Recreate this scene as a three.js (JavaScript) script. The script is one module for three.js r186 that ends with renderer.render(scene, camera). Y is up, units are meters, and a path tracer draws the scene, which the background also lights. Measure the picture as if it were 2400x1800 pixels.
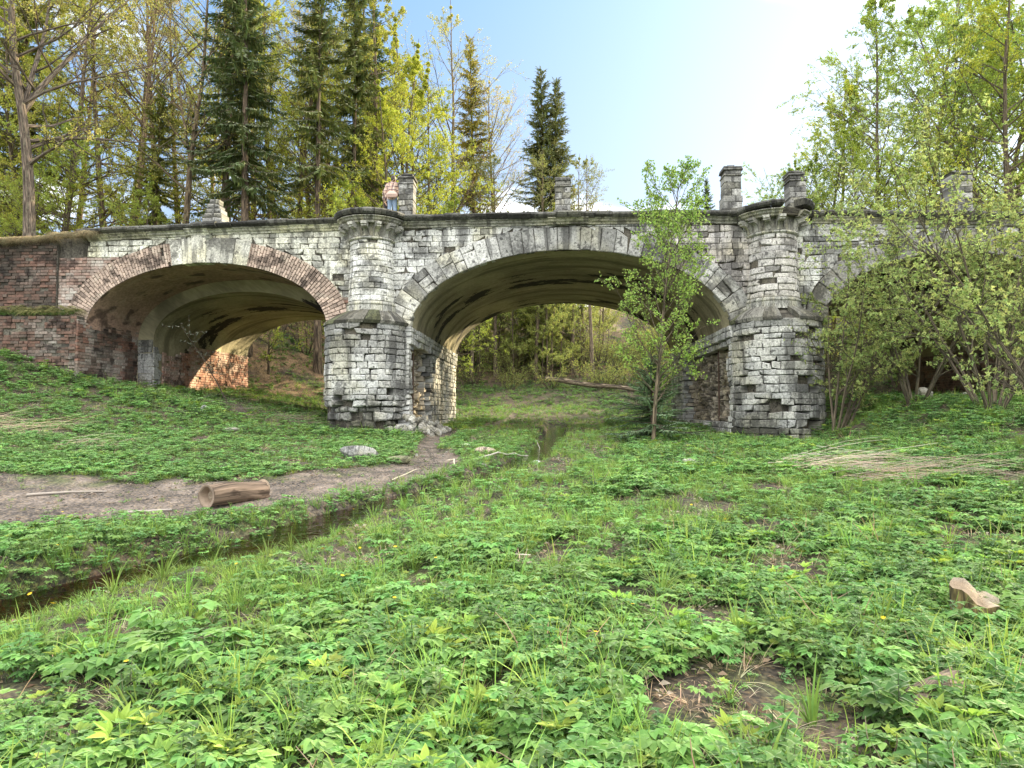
import * as THREE from 'three';
import { mergeGeometries } from 'three/addons/utils/BufferGeometryUtils.js';

// ───────────── camera ─────────────
const scene = new THREE.Scene();
const camera = new THREE.PerspectiveCamera(58.7, 4 / 3, 0.05, 1500);
camera.position.set(0, 1.5, 0);
camera.rotation.set(0.03964, 0.05689, 0, 'YXZ');
// ───────────── sky, sun, exposure ─────────────
const SUN = new THREE.Vector3(0.66, 0.365, -0.655).normalize();
const renderer = new THREE.WebGLRenderer({ antialias: true });
renderer.toneMapping = THREE.LinearToneMapping;
renderer.toneMappingExposure = 2.8;
renderer.shadowMap.enabled = true;
const sun = new THREE.DirectionalLight(new THREE.Color(1.0, 0.83, 0.53), 5);
sun.position.copy(SUN).multiplyScalar(120);
sun.castShadow = true;
sun.shadow.mapSize.set(4096, 4096);
Object.assign(sun.shadow.camera, { left: -60, right: 60, top: 50, bottom: -50, near: 1, far: 300 });
sun.shadow.radius = 1.5;
scene.add(sun);

// ───────────── random numbers and noise ─────────────
function rng(seed) { let s = seed | 0; return () => { s = (s + 0x6d2b79f5) | 0; let t = Math.imul(s ^ (s >>> 15), 1 | s); t = (t + Math.imul(t ^ (t >>> 7), 61 | t)) ^ t; return ((t ^ (t >>> 14)) >>> 0) / 4294967296; }; }
const hash2 = (x, y) => { let h = Math.imul(x, 374761393) + Math.imul(y, 668265263) | 0; h = Math.imul(h ^ (h >>> 13), 1274126177); return ((h ^ (h >>> 16)) >>> 0) / 4294967296; };
const hash3 = (x, y, z) => hash2(x + Math.imul(z, 1013), y + Math.imul(z, 7919));
const fade = (t) => t * t * (3 - 2 * t);
const lerp = (a, b, t) => a + (b - a) * t;
const clamp = (v, a = 0, b = 1) => Math.min(b, Math.max(a, v));
const smooth = (a, b, v) => fade(clamp((v - a) / (b - a)));
function noise2(x, y, px = 0, py = px) {                 // value noise; px, py: period in cells
  const xi = Math.floor(x), yi = Math.floor(y), fx = fade(x - xi), fy = fade(y - yi);
  const w = (v, p) => (p ? ((v % p) + p) % p : v);
  const x0 = w(xi, px), x1 = w(xi + 1, px), y0 = w(yi, py), y1 = w(yi + 1, py);
  return lerp(lerp(hash2(x0, y0), hash2(x1, y0), fx), lerp(hash2(x0, y1), hash2(x1, y1), fx), fy);
}
function noise3(x, y, z) {
  const xi = Math.floor(x), yi = Math.floor(y), zi = Math.floor(z), fx = fade(x - xi), fy = fade(y - yi), fz = fade(z - zi);
  const a = (i, j, k) => hash3(xi + i, yi + j, zi + k);
  return lerp(lerp(lerp(a(0, 0, 0), a(1, 0, 0), fx), lerp(a(0, 1, 0), a(1, 1, 0), fx), fy), lerp(lerp(a(0, 0, 1), a(1, 0, 1), fx), lerp(a(0, 1, 1), a(1, 1, 1), fx), fy), fz);
}
function fbm(x, y, oct = 4, px = 0, py = px) { let s = 0, a = 0.5, n = 0; for (let i = 0; i < oct; i++) { s += a * noise2(x + i * 17, y + i * 31, px, py); n += a; a *= 0.5; x *= 2; y *= 2; px *= 2; py *= 2; } return s / n; }
const fbm3 = (x, y, z, oct = 3) => { let s = 0, a = 0.5, n = 0; for (let i = 0; i < oct; i++) { s += a * noise3(x, y, z); n += a; a *= 0.5; x *= 2; y *= 2; z *= 2; } return s / n; };

// ───────────── sky: pale spring evening air, bright towards the sun, loose white clouds ─────────────
{
  const w = 1024, h = 512, d = new Float32Array(w * h * 4), v = new THREE.Vector3();
  for (let j = 0; j < h; j++) for (let i = 0; i < w; i++) {
    const lat = ((j + 0.5) / h - 0.5) * Math.PI, lon = ((i + 0.5) / w - 0.5) * 2 * Math.PI;
    v.set(Math.cos(lat) * Math.cos(lon), Math.sin(lat), Math.cos(lat) * Math.sin(lon));
    const e = Math.max(0, v.y), c = v.dot(SUN), ang = Math.acos(clamp(c, -1, 1));
    const up = Math.pow(e, 0.55), KX = 0.355;
    let r = lerp(0.90, 0.06, up), g = lerp(0.97, 0.42, up), b = lerp(1.0, 1.06, up);
    const veil = 1.15 * Math.exp(-Math.pow(ang / 0.58, 2)) + 0.25 * Math.exp(-e * 6);
    r += veil * 0.95; g += veil * 0.95; b += veil * 0.9;
    if (v.y > 0.02) {
      const k = 1 / (v.y + 0.25), cx = v.x * k * 1.15, cz = v.z * k * 1.15;
      const n = fbm(cx + 76.398, cz + 35.568, 5) + 0.22 * (fbm(cx * 4 + 9, cz * 4 + 2, 4) - 0.5);
      const cover = smooth(0.44, 0.58, n) * smooth(0.03, 0.2, v.y) * 0.95;
      const lum = 4.1 + 0.8 * Math.max(0, c);
      r = lerp(r, lum * 1.0, cover); g = lerp(g, lum * 0.98, cover); b = lerp(b, lum * 0.94, cover);
    }
    r *= KX; g *= KX; b *= KX;
    if (v.y < 0) { r = 0.25; g = 0.27; b = 0.22; }
    d.set([r, g, b, 1], (j * w + i) * 4);
  }
  const t = new THREE.DataTexture(d, w, h, THREE.RGBAFormat, THREE.FloatType);
  t.mapping = THREE.EquirectangularReflectionMapping; t.magFilter = THREE.LinearFilter; t.minFilter = THREE.LinearFilter; t.wrapS = THREE.RepeatWrapping; t.needsUpdate = true;
  scene.background = t; scene.environment = t;
}

// ───────────── naming and grouping ─────────────
const taken = {};
function numbered(name) { const n = taken[name] = (taken[name] ?? -1) + 1; return n ? name + '_' + String(n).padStart(3, '0') : name; }
function tag(o, label, category, group, kind) { if (label) o.userData.label = label; if (category) o.userData.category = category; if (group) o.userData.group = group; if (kind) o.userData.kind = kind; return o; }
function mesh(name, geo, mat, parent) { const m = new THREE.Mesh(geo, mat); m.name = name; m.castShadow = m.receiveShadow = true; if (parent) parent.add(m); return m; }
function top(name, geo, mat, label, category, group, kind) { const m = mesh(numbered(name), geo, mat, scene); return tag(m, label, category, group, kind); }
function thing(name, label, category, pos = [0, 0, 0], group) { const g = new THREE.Group(); g.name = numbered(name); g.position.set(...pos); scene.add(g); return tag(g, label, category, group); }

// ───────────── textures ─────────────
function tex(w, h, f, srgb = true) {                      // f(u, v, out): r, g, b in 0..1
  const d = new Uint8Array(w * h * 4), o = [0, 0, 0];
  for (let j = 0; j < h; j++) for (let i = 0; i < w; i++) { f(i / w, j / h, o); const k = (j * w + i) * 4; d[k] = 255 * clamp(o[0]); d[k + 1] = 255 * clamp(o[1]); d[k + 2] = 255 * clamp(o[2]); d[k + 3] = 255; }
  const t = new THREE.DataTexture(d, w, h); t.wrapS = t.wrapT = THREE.RepeatWrapping; t.magFilter = THREE.LinearFilter; t.minFilter = THREE.LinearMipmapLinearFilter; t.generateMipmaps = true;
  if (srgb) t.colorSpace = THREE.SRGBColorSpace; t.needsUpdate = true; return t;
}
const grey = (v) => (u, w, o) => { const q = v(u, w); o[0] = o[1] = o[2] = q; };
// limestone: 9 m x 4.5 m, grain, pits, black lichen crust in patches, grey run-off streaks, ochre blooms
const T_stone = tex(2048, 1024, (u, v, o) => {
  const x = u * 9, y = v * 4.5;
  const g = fbm(x * 22, y * 22, 3, 198, 99), m = fbm(x * 3, y * 3, 4, 27, 13.5 * 2 | 0);
  let c = 0.86 + 0.34 * (g - 0.5) + 0.26 * (m - 0.5);
  const bl = smooth(0.47, 0.74, fbm(x * 1.333 + 5, y * 1.333, 6, 12, 6) + 0.34 * (fbm(x * 16, y * 16, 3, 144, 72) - 0.5));
  const st = smooth(0.55, 0.72, fbm(x * 5.333, y * 0.667, 4, 48, 3) + 0.1 * (fbm(x * 24, y * 8, 2, 216, 36) - 0.5)) * 0.55;
  const sp = smooth(0.70, 0.76, fbm(x * 9, y * 9, 3, 81, 0)) * 0.6;
  const dark = clamp(Math.max(bl * 0.55, st * 0.8, sp * 0.9));
  const oc = smooth(0.52, 0.75, fbm(x * 0.889 + 40, y * 0.889 + 9, 3, 8, 4)) * 0.5;
  const pit = smooth(0.72, 0.8, noise2(x * 40, y * 40, 360, 180)) * 0.18;
  c -= pit;
  o[0] = lerp(c * 0.99, 0.24, dark); o[1] = lerp(c * lerp(0.995, 0.97, oc), 0.24, dark); o[2] = lerp(c * lerp(0.985, 0.84, oc), 0.24, dark);
});
const B_stone = tex(1024, 512, grey((u, v) => { const x = u * 9, y = v * 4.5; return 0.5 + 0.6 * (fbm(x * 8, y * 8, 5, 72, 36) - 0.5) - 0.25 * smooth(0.68, 0.8, noise2(x * 26, y * 26, 234, 117)); }), false);
// brick: 4 m square; clay grain, soot, lime wash bloom
const T_brick = tex(1024, 1024, (u, v, o) => {
  const x = u * 4, y = v * 4, g = fbm(x * 24, y * 24, 3, 96), m = fbm(x * 2.5, y * 2.5, 4, 10);
  const c = 0.85 + 0.35 * (g - 0.5) + 0.2 * (m - 0.5), soot = smooth(0.55, 0.72, fbm(x * 3 + 3, y * 3, 4, 12)) * 0.55, lime = smooth(0.58, 0.7, fbm(x * 4, y * 4 + 7, 4, 16)) * 0.45;
  o[0] = lerp(lerp(c, 0.25, soot), 0.95, lime); o[1] = lerp(lerp(c, 0.24, soot), 1.0, lime); o[2] = lerp(lerp(c, 0.24, soot), 1.0, lime);
});
const B_grain = tex(512, 512, grey((u, v) => fbm(u * 24, v * 24, 5, 24)), false);
// vault plaster: 6 m square; limewash over mortar, peeled dark patches, damp streaks
const T_plaster = tex(1024, 1024, (u, v, o) => {
  const x = u * 6, y = v * 6, m = fbm(x * 1.333, y * 1.333, 4, 8), g = fbm(x * 16, y * 16, 3, 96);
  const peel = smooth(0.60, 0.64, fbm(x * 0.667 + 2, y * 1.0 + 5, 5, 4, 6) + 0.15 * (g - 0.5)), damp = smooth(0.5, 0.75, fbm(x * 0.667, y * 3 + 1, 4, 4, 18)) * 0.6;
  const c = 0.78 + 0.2 * (g - 0.5) + 0.3 * (m - 0.5);
  o[0] = lerp(lerp(c * 0.93, 0.42, damp), 0.20, peel); o[1] = lerp(lerp(c * 0.90, 0.40, damp), 0.18, peel); o[2] = lerp(lerp(c * 0.78, 0.33, damp), 0.15, peel);
});
const T_soil = tex(1024, 1024, (u, v, o) => {             // 2.5 m square; crumbs, bits of dead leaf and straw
  const x = u * 2.5, y = v * 2.5, g = fbm(x * 40, y * 40, 3, 100), m = fbm(x * 4, y * 4, 4, 10), l = smooth(0.68, 0.72, fbm(x * 24 + 4, y * 48, 2, 60, 120)), l2 = smooth(0.71, 0.74, fbm(x * 60, y * 20 + 3, 2, 150, 50));
  const c = 0.62 + 0.75 * (g - 0.5) + 0.55 * (m - 0.5);
  o[0] = lerp(c, 0.95, l * 0.6 + l2 * 0.5); o[1] = lerp(c * 0.95, 0.86, l * 0.6 + l2 * 0.5); o[2] = lerp(c * 0.9, 0.70, l * 0.6 + l2 * 0.5);
});
const B_soil = tex(512, 512, grey((u, v) => fbm(u * 30, v * 30, 5, 30)), false);
const T_bark = tex(512, 512, (u, v, o) => { const f = fbm(u * 24, v * 6, 5, 24, 6), l = smooth(0.6, 0.72, fbm(u * 8 + 3, v * 8, 4, 8)); const c = 0.35 + 0.9 * (f - 0.28); o[0] = lerp(c, 0.75, l * 0.5); o[1] = lerp(c * 0.93, 0.78, l * 0.5); o[2] = lerp(c * 0.86, 0.68, l * 0.5); });
const B_bark = tex(512, 512, grey((u, v) => fbm(u * 24, v * 6, 5, 24, 6)), false);

// ───────────── materials (linear base colours) ─────────────
const lin = (r, g, b) => new THREE.Color().setRGB(r, g, b);
const std = (o) => new THREE.MeshStandardMaterial({ roughness: 0.95, ...o });
const M = {
  stone: std({ map: T_stone, bumpMap: B_stone, bumpScale: 0.02, vertexColors: true, roughness: 0.92 }),
  mortar: std({ map: T_stone, bumpMap: B_stone, bumpScale: 0.03, color: lin(0.20, 0.18, 0.15) }),
  coping: std({ map: T_stone, bumpMap: B_stone, bumpScale: 0.03, vertexColors: true, roughness: 0.98 }),
  brick: std({ map: T_brick, bumpMap: B_grain, bumpScale: 0.006, vertexColors: true }),
  plaster: std({ map: T_plaster, bumpMap: B_grain, bumpScale: 0.012, color: lin(0.74, 0.71, 0.63), side: THREE.DoubleSide }),
  soil: std({ map: T_soil, bumpMap: B_soil, bumpScale: 0.02, vertexColors: true, roughness: 1 }),
  bark: std({ map: T_bark, bumpMap: B_bark, bumpScale: 0.02, vertexColors: true, roughness: 1 }),
  twig: std({ vertexColors: true, roughness: 1 }),
  leaf: new THREE.MeshPhysicalMaterial({ vertexColors: true, roughness: 0.9, transmission: 0.42, thickness: 0, side: THREE.DoubleSide, specularIntensity: 0.5 }),
  needle: new THREE.MeshPhysicalMaterial({ vertexColors: true, roughness: 0.9, transmission: 0.3, thickness: 0, side: THREE.DoubleSide, specularIntensity: 0.4 }),
  dry: new THREE.MeshPhysicalMaterial({ vertexColors: true, roughness: 0.95, transmission: 0.2, thickness: 0, side: THREE.DoubleSide, specularIntensity: 0.3 }),
};

// ───────────── a small mesh builder ─────────────
const V = (x, y, z) => new THREE.Vector3(x, y, z);
class MB {
  constructor() { this.p = []; this.n = []; this.uv = []; this.c = []; this.i = []; this.k = 0; }
  v(p, n, u, w, c) { this.p.push(p.x, p.y, p.z); this.n.push(n.x, n.y, n.z); this.uv.push(u, w); this.c.push(c[0], c[1], c[2]); return this.k++; }
  tri(a, b, c) { this.i.push(a, b, c); }
  // a tapered tube through points pts with radii rad
  tube(pts, rad, sides, col, cap = true) {
    const n = pts.length; let ref = Math.abs(pts[n - 1].clone().sub(pts[0]).normalize().y) > 0.9 ? V(1, 0, 0) : V(0, 1, 0), along = 0;
    const rings = [];
    for (let k = 0; k < n; k++) {
      const t = pts[Math.min(n - 1, k + 1)].clone().sub(pts[Math.max(0, k - 1)]).normalize();
      const a = ref.clone().sub(t.clone().multiplyScalar(ref.dot(t))).normalize(), b = t.clone().cross(a); ref = a;
      if (k) along += pts[k].distanceTo(pts[k - 1]);
      const ring = [];
      for (let s = 0; s <= sides; s++) {
        const an = (s / sides) * Math.PI * 2, d = a.clone().multiplyScalar(Math.cos(an)).add(b.clone().multiplyScalar(Math.sin(an)));
        const cc = typeof col === 'function' ? col(k / (n - 1), an) : col;
        ring.push(this.v(pts[k].clone().addScaledVector(d, rad[k]), d, (s / sides) * Math.max(1, Math.round(rad[0] * 6)), along * 0.7, cc));
      }
      rings.push(ring);
    }
    for (let k = 0; k + 1 < n; k++) for (let s = 0; s < sides; s++) { const A = rings[k], B = rings[k + 1]; this.tri(A[s], A[s + 1], B[s]); this.tri(A[s + 1], B[s + 1], B[s]); }
    if (cap && rad[n - 1] > 0.004) { const c = this.v(pts[n - 1], V(0, 1, 0), 0, 0, typeof col === 'function' ? col(1, 0) : col); for (let s = 0; s < sides; s++) this.tri(rings[n - 1][s], rings[n - 1][s + 1], c); }
  }
  quad(a, b, c, d, n, col, uvs) {
    const q = uvs || [[0, 0], [1, 0], [1, 1], [0, 1]], i = [a, b, c, d].map((p, k) => this.v(p, n, q[k][0], q[k][1], col)); this.tri(i[0], i[1], i[2]); this.tri(i[0], i[2], i[3]);
  }
  geo() {
    const g = new THREE.BufferGeometry();
    g.setAttribute('position', new THREE.Float32BufferAttribute(this.p, 3)); g.setAttribute('normal', new THREE.Float32BufferAttribute(this.n, 3));
    g.setAttribute('uv', new THREE.Float32BufferAttribute(this.uv, 2)); g.setAttribute('color', new THREE.Float32BufferAttribute(this.c, 3)); g.setIndex(this.i); return g;
  }
}

// ───────────── terrain ─────────────
const table = (rows, v) => { if (v >= rows[0][0]) return rows[0][1]; for (let k = 1; k < rows.length; k++) if (v >= rows[k][0]) { const [a, b] = rows[k - 1], [c, d] = rows[k]; return lerp(b, d, fade((v - a) / (c - a)) * 0.5 + 0.5 * (v - a) / (c - a)); } return rows[rows.length - 1][1]; };
const STREAM = [[-6.2, -0.34, -3.2], [-4.95, -0.28, -4.9], [-4.5, -0.24, -5.7], [-4.05, -0.18, -6.8], [-3.44, -0.1, -7.7], [-2.88, 0.03, -9.3], [-2.32, 0.12, -10.3], [-1.49, 0.22, -11.5], [-0.9, 0.3, -13.2], [-0.34, 0.4, -16.5], [0.07, 0.5, -22], [0.15, 0.64, -30], [0.3, 0.78, -36]];
const PATH = [[-14, -7.8, 1.8], [-7.4, -9.4, 1.75], [-6.3, -9.6, 1.6], [-5.4, -9.9, 1.5], [-4.4, -10.5, 1.4], [-3.3, -11.7, 1.15], [-2.5, -12.9, 0.9], [-2.4, -14.2, 0.5], [-3.2, -17.5, 0.28], [-3.4, -20.5, 0.38], [-3.0, -24, 0.42], [-2.4, -30, 0.3], [-2.0, -38, 0.2]];
function nearest(line, x, z, xi, zi) {                    // distance to a polyline, and the place on it
  let best = 1e9, at = 0;
  for (let k = 0; k + 1 < line.length; k++) {
    const a = line[k], b = line[k + 1], dx = b[xi] - a[xi], dz = b[zi] - a[zi], t = clamp(((x - a[xi]) * dx + (z - a[zi]) * dz) / (dx * dx + dz * dz)), d = Math.hypot(x - a[xi] - t * dx, z - a[zi] - t * dz);
    if (d < best) { best = d; at = k + t; }
  }
  const k = Math.min(line.length - 2, Math.floor(at));
  return [best, k, at - k];
}
function streamAt(x, z) { const [d, k, t] = nearest(STREAM, x, z, 0, 2); return [d, lerp(STREAM[k][1], STREAM[k + 1][1], t), lerp(0.7, 0.28, clamp((-z - 5) / 6))]; }
function pathAt(x, z) { const [d, k, t] = nearest(PATH, x, z, 0, 1); return d / lerp(PATH[k][2], PATH[k + 1][2], t); }
const FLOOR = [[4, -0.05], [0, -0.03], [-5, 0.0], [-8, 0.1], [-11, 0.3], [-13, 0.42], [-17, 0.58], [-21, 0.74], [-28, 0.85], [-34, 1.0], [-42, 1.6], [-50, 3.1], [-58, 5.4], [-72, 10], [-95, 16], [-330, 20]];
const LEFTK = [[4, 0.03], [-10, 0.05], [-16, 0.065], [-19, 0.13], [-22, 0.2], [-28, 0.17], [-33, 0.18], [-40, 0.42], [-46, 0.55], [-60, 0.5], [-110, 0.3]];
function H0(x, z) {
  let y = table(FLOOR, z);
  const l = Math.max(0, -x - 6.5), r = Math.max(0, x - 7.6);
  let L = table(LEFTK, z) * Math.min(l, 14) + Math.max(0, l - 9.5) * 0.16 * smooth(-14, -21, z) + Math.max(0, l - 14) * 0.28 * smooth(-10, -24, z);
  let Rr = Math.min(1.05, r * 0.42) * smooth(-13, -20, z) + Math.max(0, x - 4) * 0.09 * (1 - smooth(-14, -21, z)) + Math.max(0, x - 15.5) * 0.3 * smooth(-10, -22, z) + Math.max(0, x - 8.5) * 0.32 * smooth(-33, -42, z);
  const cap = (s, m) => s < m * 0.7 ? s : m * 0.7 + m * 0.3 * (1 - Math.exp(-(s - m * 0.7) / (m * 0.3)));
  y += cap(L, 7.5) * (1 - 0.6 * smooth(-55, -85, z)) + cap(Rr, 6.5) * (1 - 0.6 * smooth(-55, -85, z));
  y -= 0.22 * smooth(3, 7, x) * smooth(-15, -19, z) * (1 - smooth(-22, -26, z)) * (1 - smooth(7.6, 9, x));
  return y;
}
function H(x, z) {
  let y = H0(x, z);
  const pd = pathAt(x, z), rough = lerp(0.25, 1, smooth(0.5, 1.3, pd));
  y += rough * (0.16 * (fbm(x * 0.5 + 9, z * 0.5, 3) - 0.5) + 0.10 * (fbm(x * 1.7, z * 1.7 + 5, 3) - 0.5) * (z > -26 ? 1 : 1.6));
  y -= 0.05 * (1 - smooth(0.6, 1.1, pd));
  const [d, yw, w] = streamAt(x, z), wob = w + 0.16 * (fbm(x * 1.3, z * 1.3 + 40, 2) - 0.5);
  if (d < 1.7 && z > -36) { const bank = smooth(wob * 0.72, wob + 0.34, d); y = lerp(y, lerp(Math.min(y, yw - 0.13), lerp(Math.max(y, yw + 0.1), y, smooth(0.5, 1.7, d)), bank), smooth(-36, -31, z)); }
  return y;
}

// ───────────── ground ─────────────
{
  const axis = (a) => { const o = []; let v = a[0][0]; for (let k = 0; k + 1 < a.length; k++) { const [s, e, d0, d1] = [a[k][0], a[k + 1][0], a[k][1], a[k + 1][1]]; while ((e - s) * (e - v) > 1e-6) { o.push(v); v += Math.sign(e - s) * lerp(d0, d1, clamp((v - s) / (e - s))); } v = e; } o.push(v); return o; };
  const xs = axis([[-230, 14], [-60, 3], [-22, 0.55], [-9, 0.13], [9, 0.13], [22, 0.55], [60, 3], [230, 14]]), zs = axis([[9, 0.8], [0, 0.13], [-14, 0.13], [-24, 0.3], [-52, 0.7], [-90, 4], [-330, 20]]);
  const nx = xs.length, nz = zs.length, P = new Float32Array(nx * nz * 3), U = new Float32Array(nx * nz * 2), C = new Float32Array(nx * nz * 3), I = [];
  for (let j = 0; j < nz; j++) for (let i = 0; i < nx; i++) {
    const x = xs[i], z = zs[j], k = j * nx + i, y = H(x, z); P.set([x, y, z], k * 3); U.set([x / 2.5, z / 2.5], k * 2);
    const pd = pathAt(x, z), [sd, , sw] = streamAt(x, z), n = fbm(x * 0.9 + 3, z * 0.9, 3), n2 = fbm(x * 3, z * 3 + 8, 3);
    let c = [lerp(0.13, 0.19, n), lerp(0.115, 0.16, n), lerp(0.095, 0.125, n)];                       // dark woodland soil
    const g = smooth(0.42, 0.62, n2); c = [lerp(c[0], 0.14, g * 0.6), lerp(c[1], 0.22, g * 0.6), lerp(c[2], 0.07, g * 0.6)];   // moss and seedlings
    const hill = Math.max(0.6 * smooth(-50, -55, z) * smooth(0.42, 0.58, n + 0.05), smooth(-30, -36, z) * smooth(-10, -13, x) * smooth(0.35, 0.5, n)); c = c.map((v, q) => lerp(v, [0.52, 0.38, 0.25][q], hill * 0.75));     // fallen leaves
    const mud = (1 - smooth(0.7, 1.15, pd + 1.3 * (n2 - 0.5))) * lerp(1, 0.5, smooth(-18, -26, z)); c = c.map((v, q) => lerp(v, [0.34, 0.31, 0.29][q] * lerp(0.7, 1.15, n), mud));
    const bed = (1 - smooth(sw * 0.75, sw + 0.06, sd)) * smooth(-29, -24, z); c = c.map((v, q) => lerp(v, (x < -3.3 ? [0.17, 0.06, 0.035] : [0.11, 0.08, 0.05])[q], bed));
    C.set(c, k * 3);
  }
  for (let j = 0; j + 1 < nz; j++) for (let i = 0; i + 1 < nx; i++) { const a = j * nx + i; I.push(a, a + 1, a + nx, a + 1, a + nx + 1, a + nx); }
  const g = new THREE.BufferGeometry(); g.setAttribute('position', new THREE.BufferAttribute(P, 3)); g.setAttribute('uv', new THREE.BufferAttribute(U, 2)); g.setAttribute('color', new THREE.BufferAttribute(C, 3)); g.setIndex(I); g.computeVertexNormals();
  tag(mesh('ground', g, M.soil, scene), 'brown earth floor of the ravine rising to wooded slopes', 'ground', null, 'structure');
}
{ // the brook: a sheet of tea-brown water between its banks
  const mb = new MB(), n = 150, row = [];
  const line = new THREE.CatmullRomCurve3(STREAM.map((p) => V(...p)));
  for (let k = 0; k <= n; k++) {
    const p = line.getPoint(k / n), t = line.getTangent(k / n).setY(0).normalize(), s = V(-t.z, 0, t.x), w = 0.85, r = [];
    for (let j = 0; j <= 6; j++) { const q = p.clone().addScaledVector(s, (j / 3 - 1) * w); r.push(mb.v(q, V(0, 1, 0), q.x, q.z, [1, 1, 1])); }
    row.push(r);
  }
  for (let k = 0; k < n; k++) for (let j = 0; j < 6; j++) { mb.tri(row[k][j], row[k][j + 1], row[k + 1][j]); mb.tri(row[k][j + 1], row[k + 1][j + 1], row[k + 1][j]); }
  const B = tex(256, 256, grey((u, v) => fbm(u * 8, v * 8, 3, 8)), false);
  const m = new THREE.MeshPhysicalMaterial({ color: lin(0.42, 0.31, 0.22), roughness: 0.03, transmission: 1, thickness: 0, ior: 1.33, bumpMap: B, bumpScale: 0.012 });
  tag(mesh('stream_water', mb.geo(), m, scene), 'narrow brook of tea-brown water winding past the mud', 'water', null, 'structure');
}

// ───────────── the bridge ─────────────
const FZ = -22.5, BZ = -33.7;                              // front and back face
const ytop = (x) => 8.04 - 0.0012 * (x - 0.4) ** 2;        // top of the coping
const bridge = thing('stone_bridge', 'ruined three-arched bridge of pale limestone and red brick spanning the ravine', 'bridge');
const sub = (name, parent = bridge) => { const g = new THREE.Group(); g.name = name; parent.add(g); return g; };
const camP = V(0, 1.5, 0);
class Bag {                                                // like pieces of one part: those that show largest singly, the rest joined
  constructor(name, mat, part, cap = 300) { Object.assign(this, { name, mat, part, cap, list: [] }); }
  add(geo, part = this.part) { geo.computeBoundingSphere(); const s = geo.boundingSphere; this.list.push([geo, part, (geo.userData.area || 0.1) / s.center.distanceToSquared(camP), geo.userData.hide || 1]); }
  flush() {
    this.list.sort((a, b) => b[2] * b[3] - a[2] * a[3]);
    this.list.slice(0, this.cap).forEach(([g, p]) => mesh(this.name, g, this.mat, p));
    const rest = this.list.slice(this.cap), by = new Map(); for (const r of rest) { if (!by.has(r[1])) by.set(r[1], []); by.get(r[1]).push(r[0]); }
    for (const [p, gs] of by) tag(mesh(this.name + '_courses', mergeGeometries(gs), this.mat, p), null, null, null, 'stuff');
  }
}
function faces(mb, center, list, col) {                    // flat faces turned away from center; list of [points, uvs, normals?]
  for (const [pts, uv, nr] of list) {
    const n = V(0, 0, 0); for (let k = 2; k < pts.length; k++) n.add(pts[k - 1].clone().sub(pts[0]).cross(pts[k].clone().sub(pts[0])));
    if (n.lengthSq() < 1e-14) continue; n.normalize();
    const mid = V(0, 0, 0); pts.forEach((p) => mid.add(p)); mid.divideScalar(pts.length);
    const flip = n.dot(mid.sub(center)) < 0; if (flip) n.negate();
    const ids = pts.map((p, k) => mb.v(p, nr ? nr[k] : n, uv[k][0], uv[k][1], col));
    for (let k = 2; k < ids.length; k++) flip ? mb.tri(ids[0], ids[k], ids[k - 1]) : mb.tri(ids[0], ids[k - 1], ids[k]);
  }
}
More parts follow.
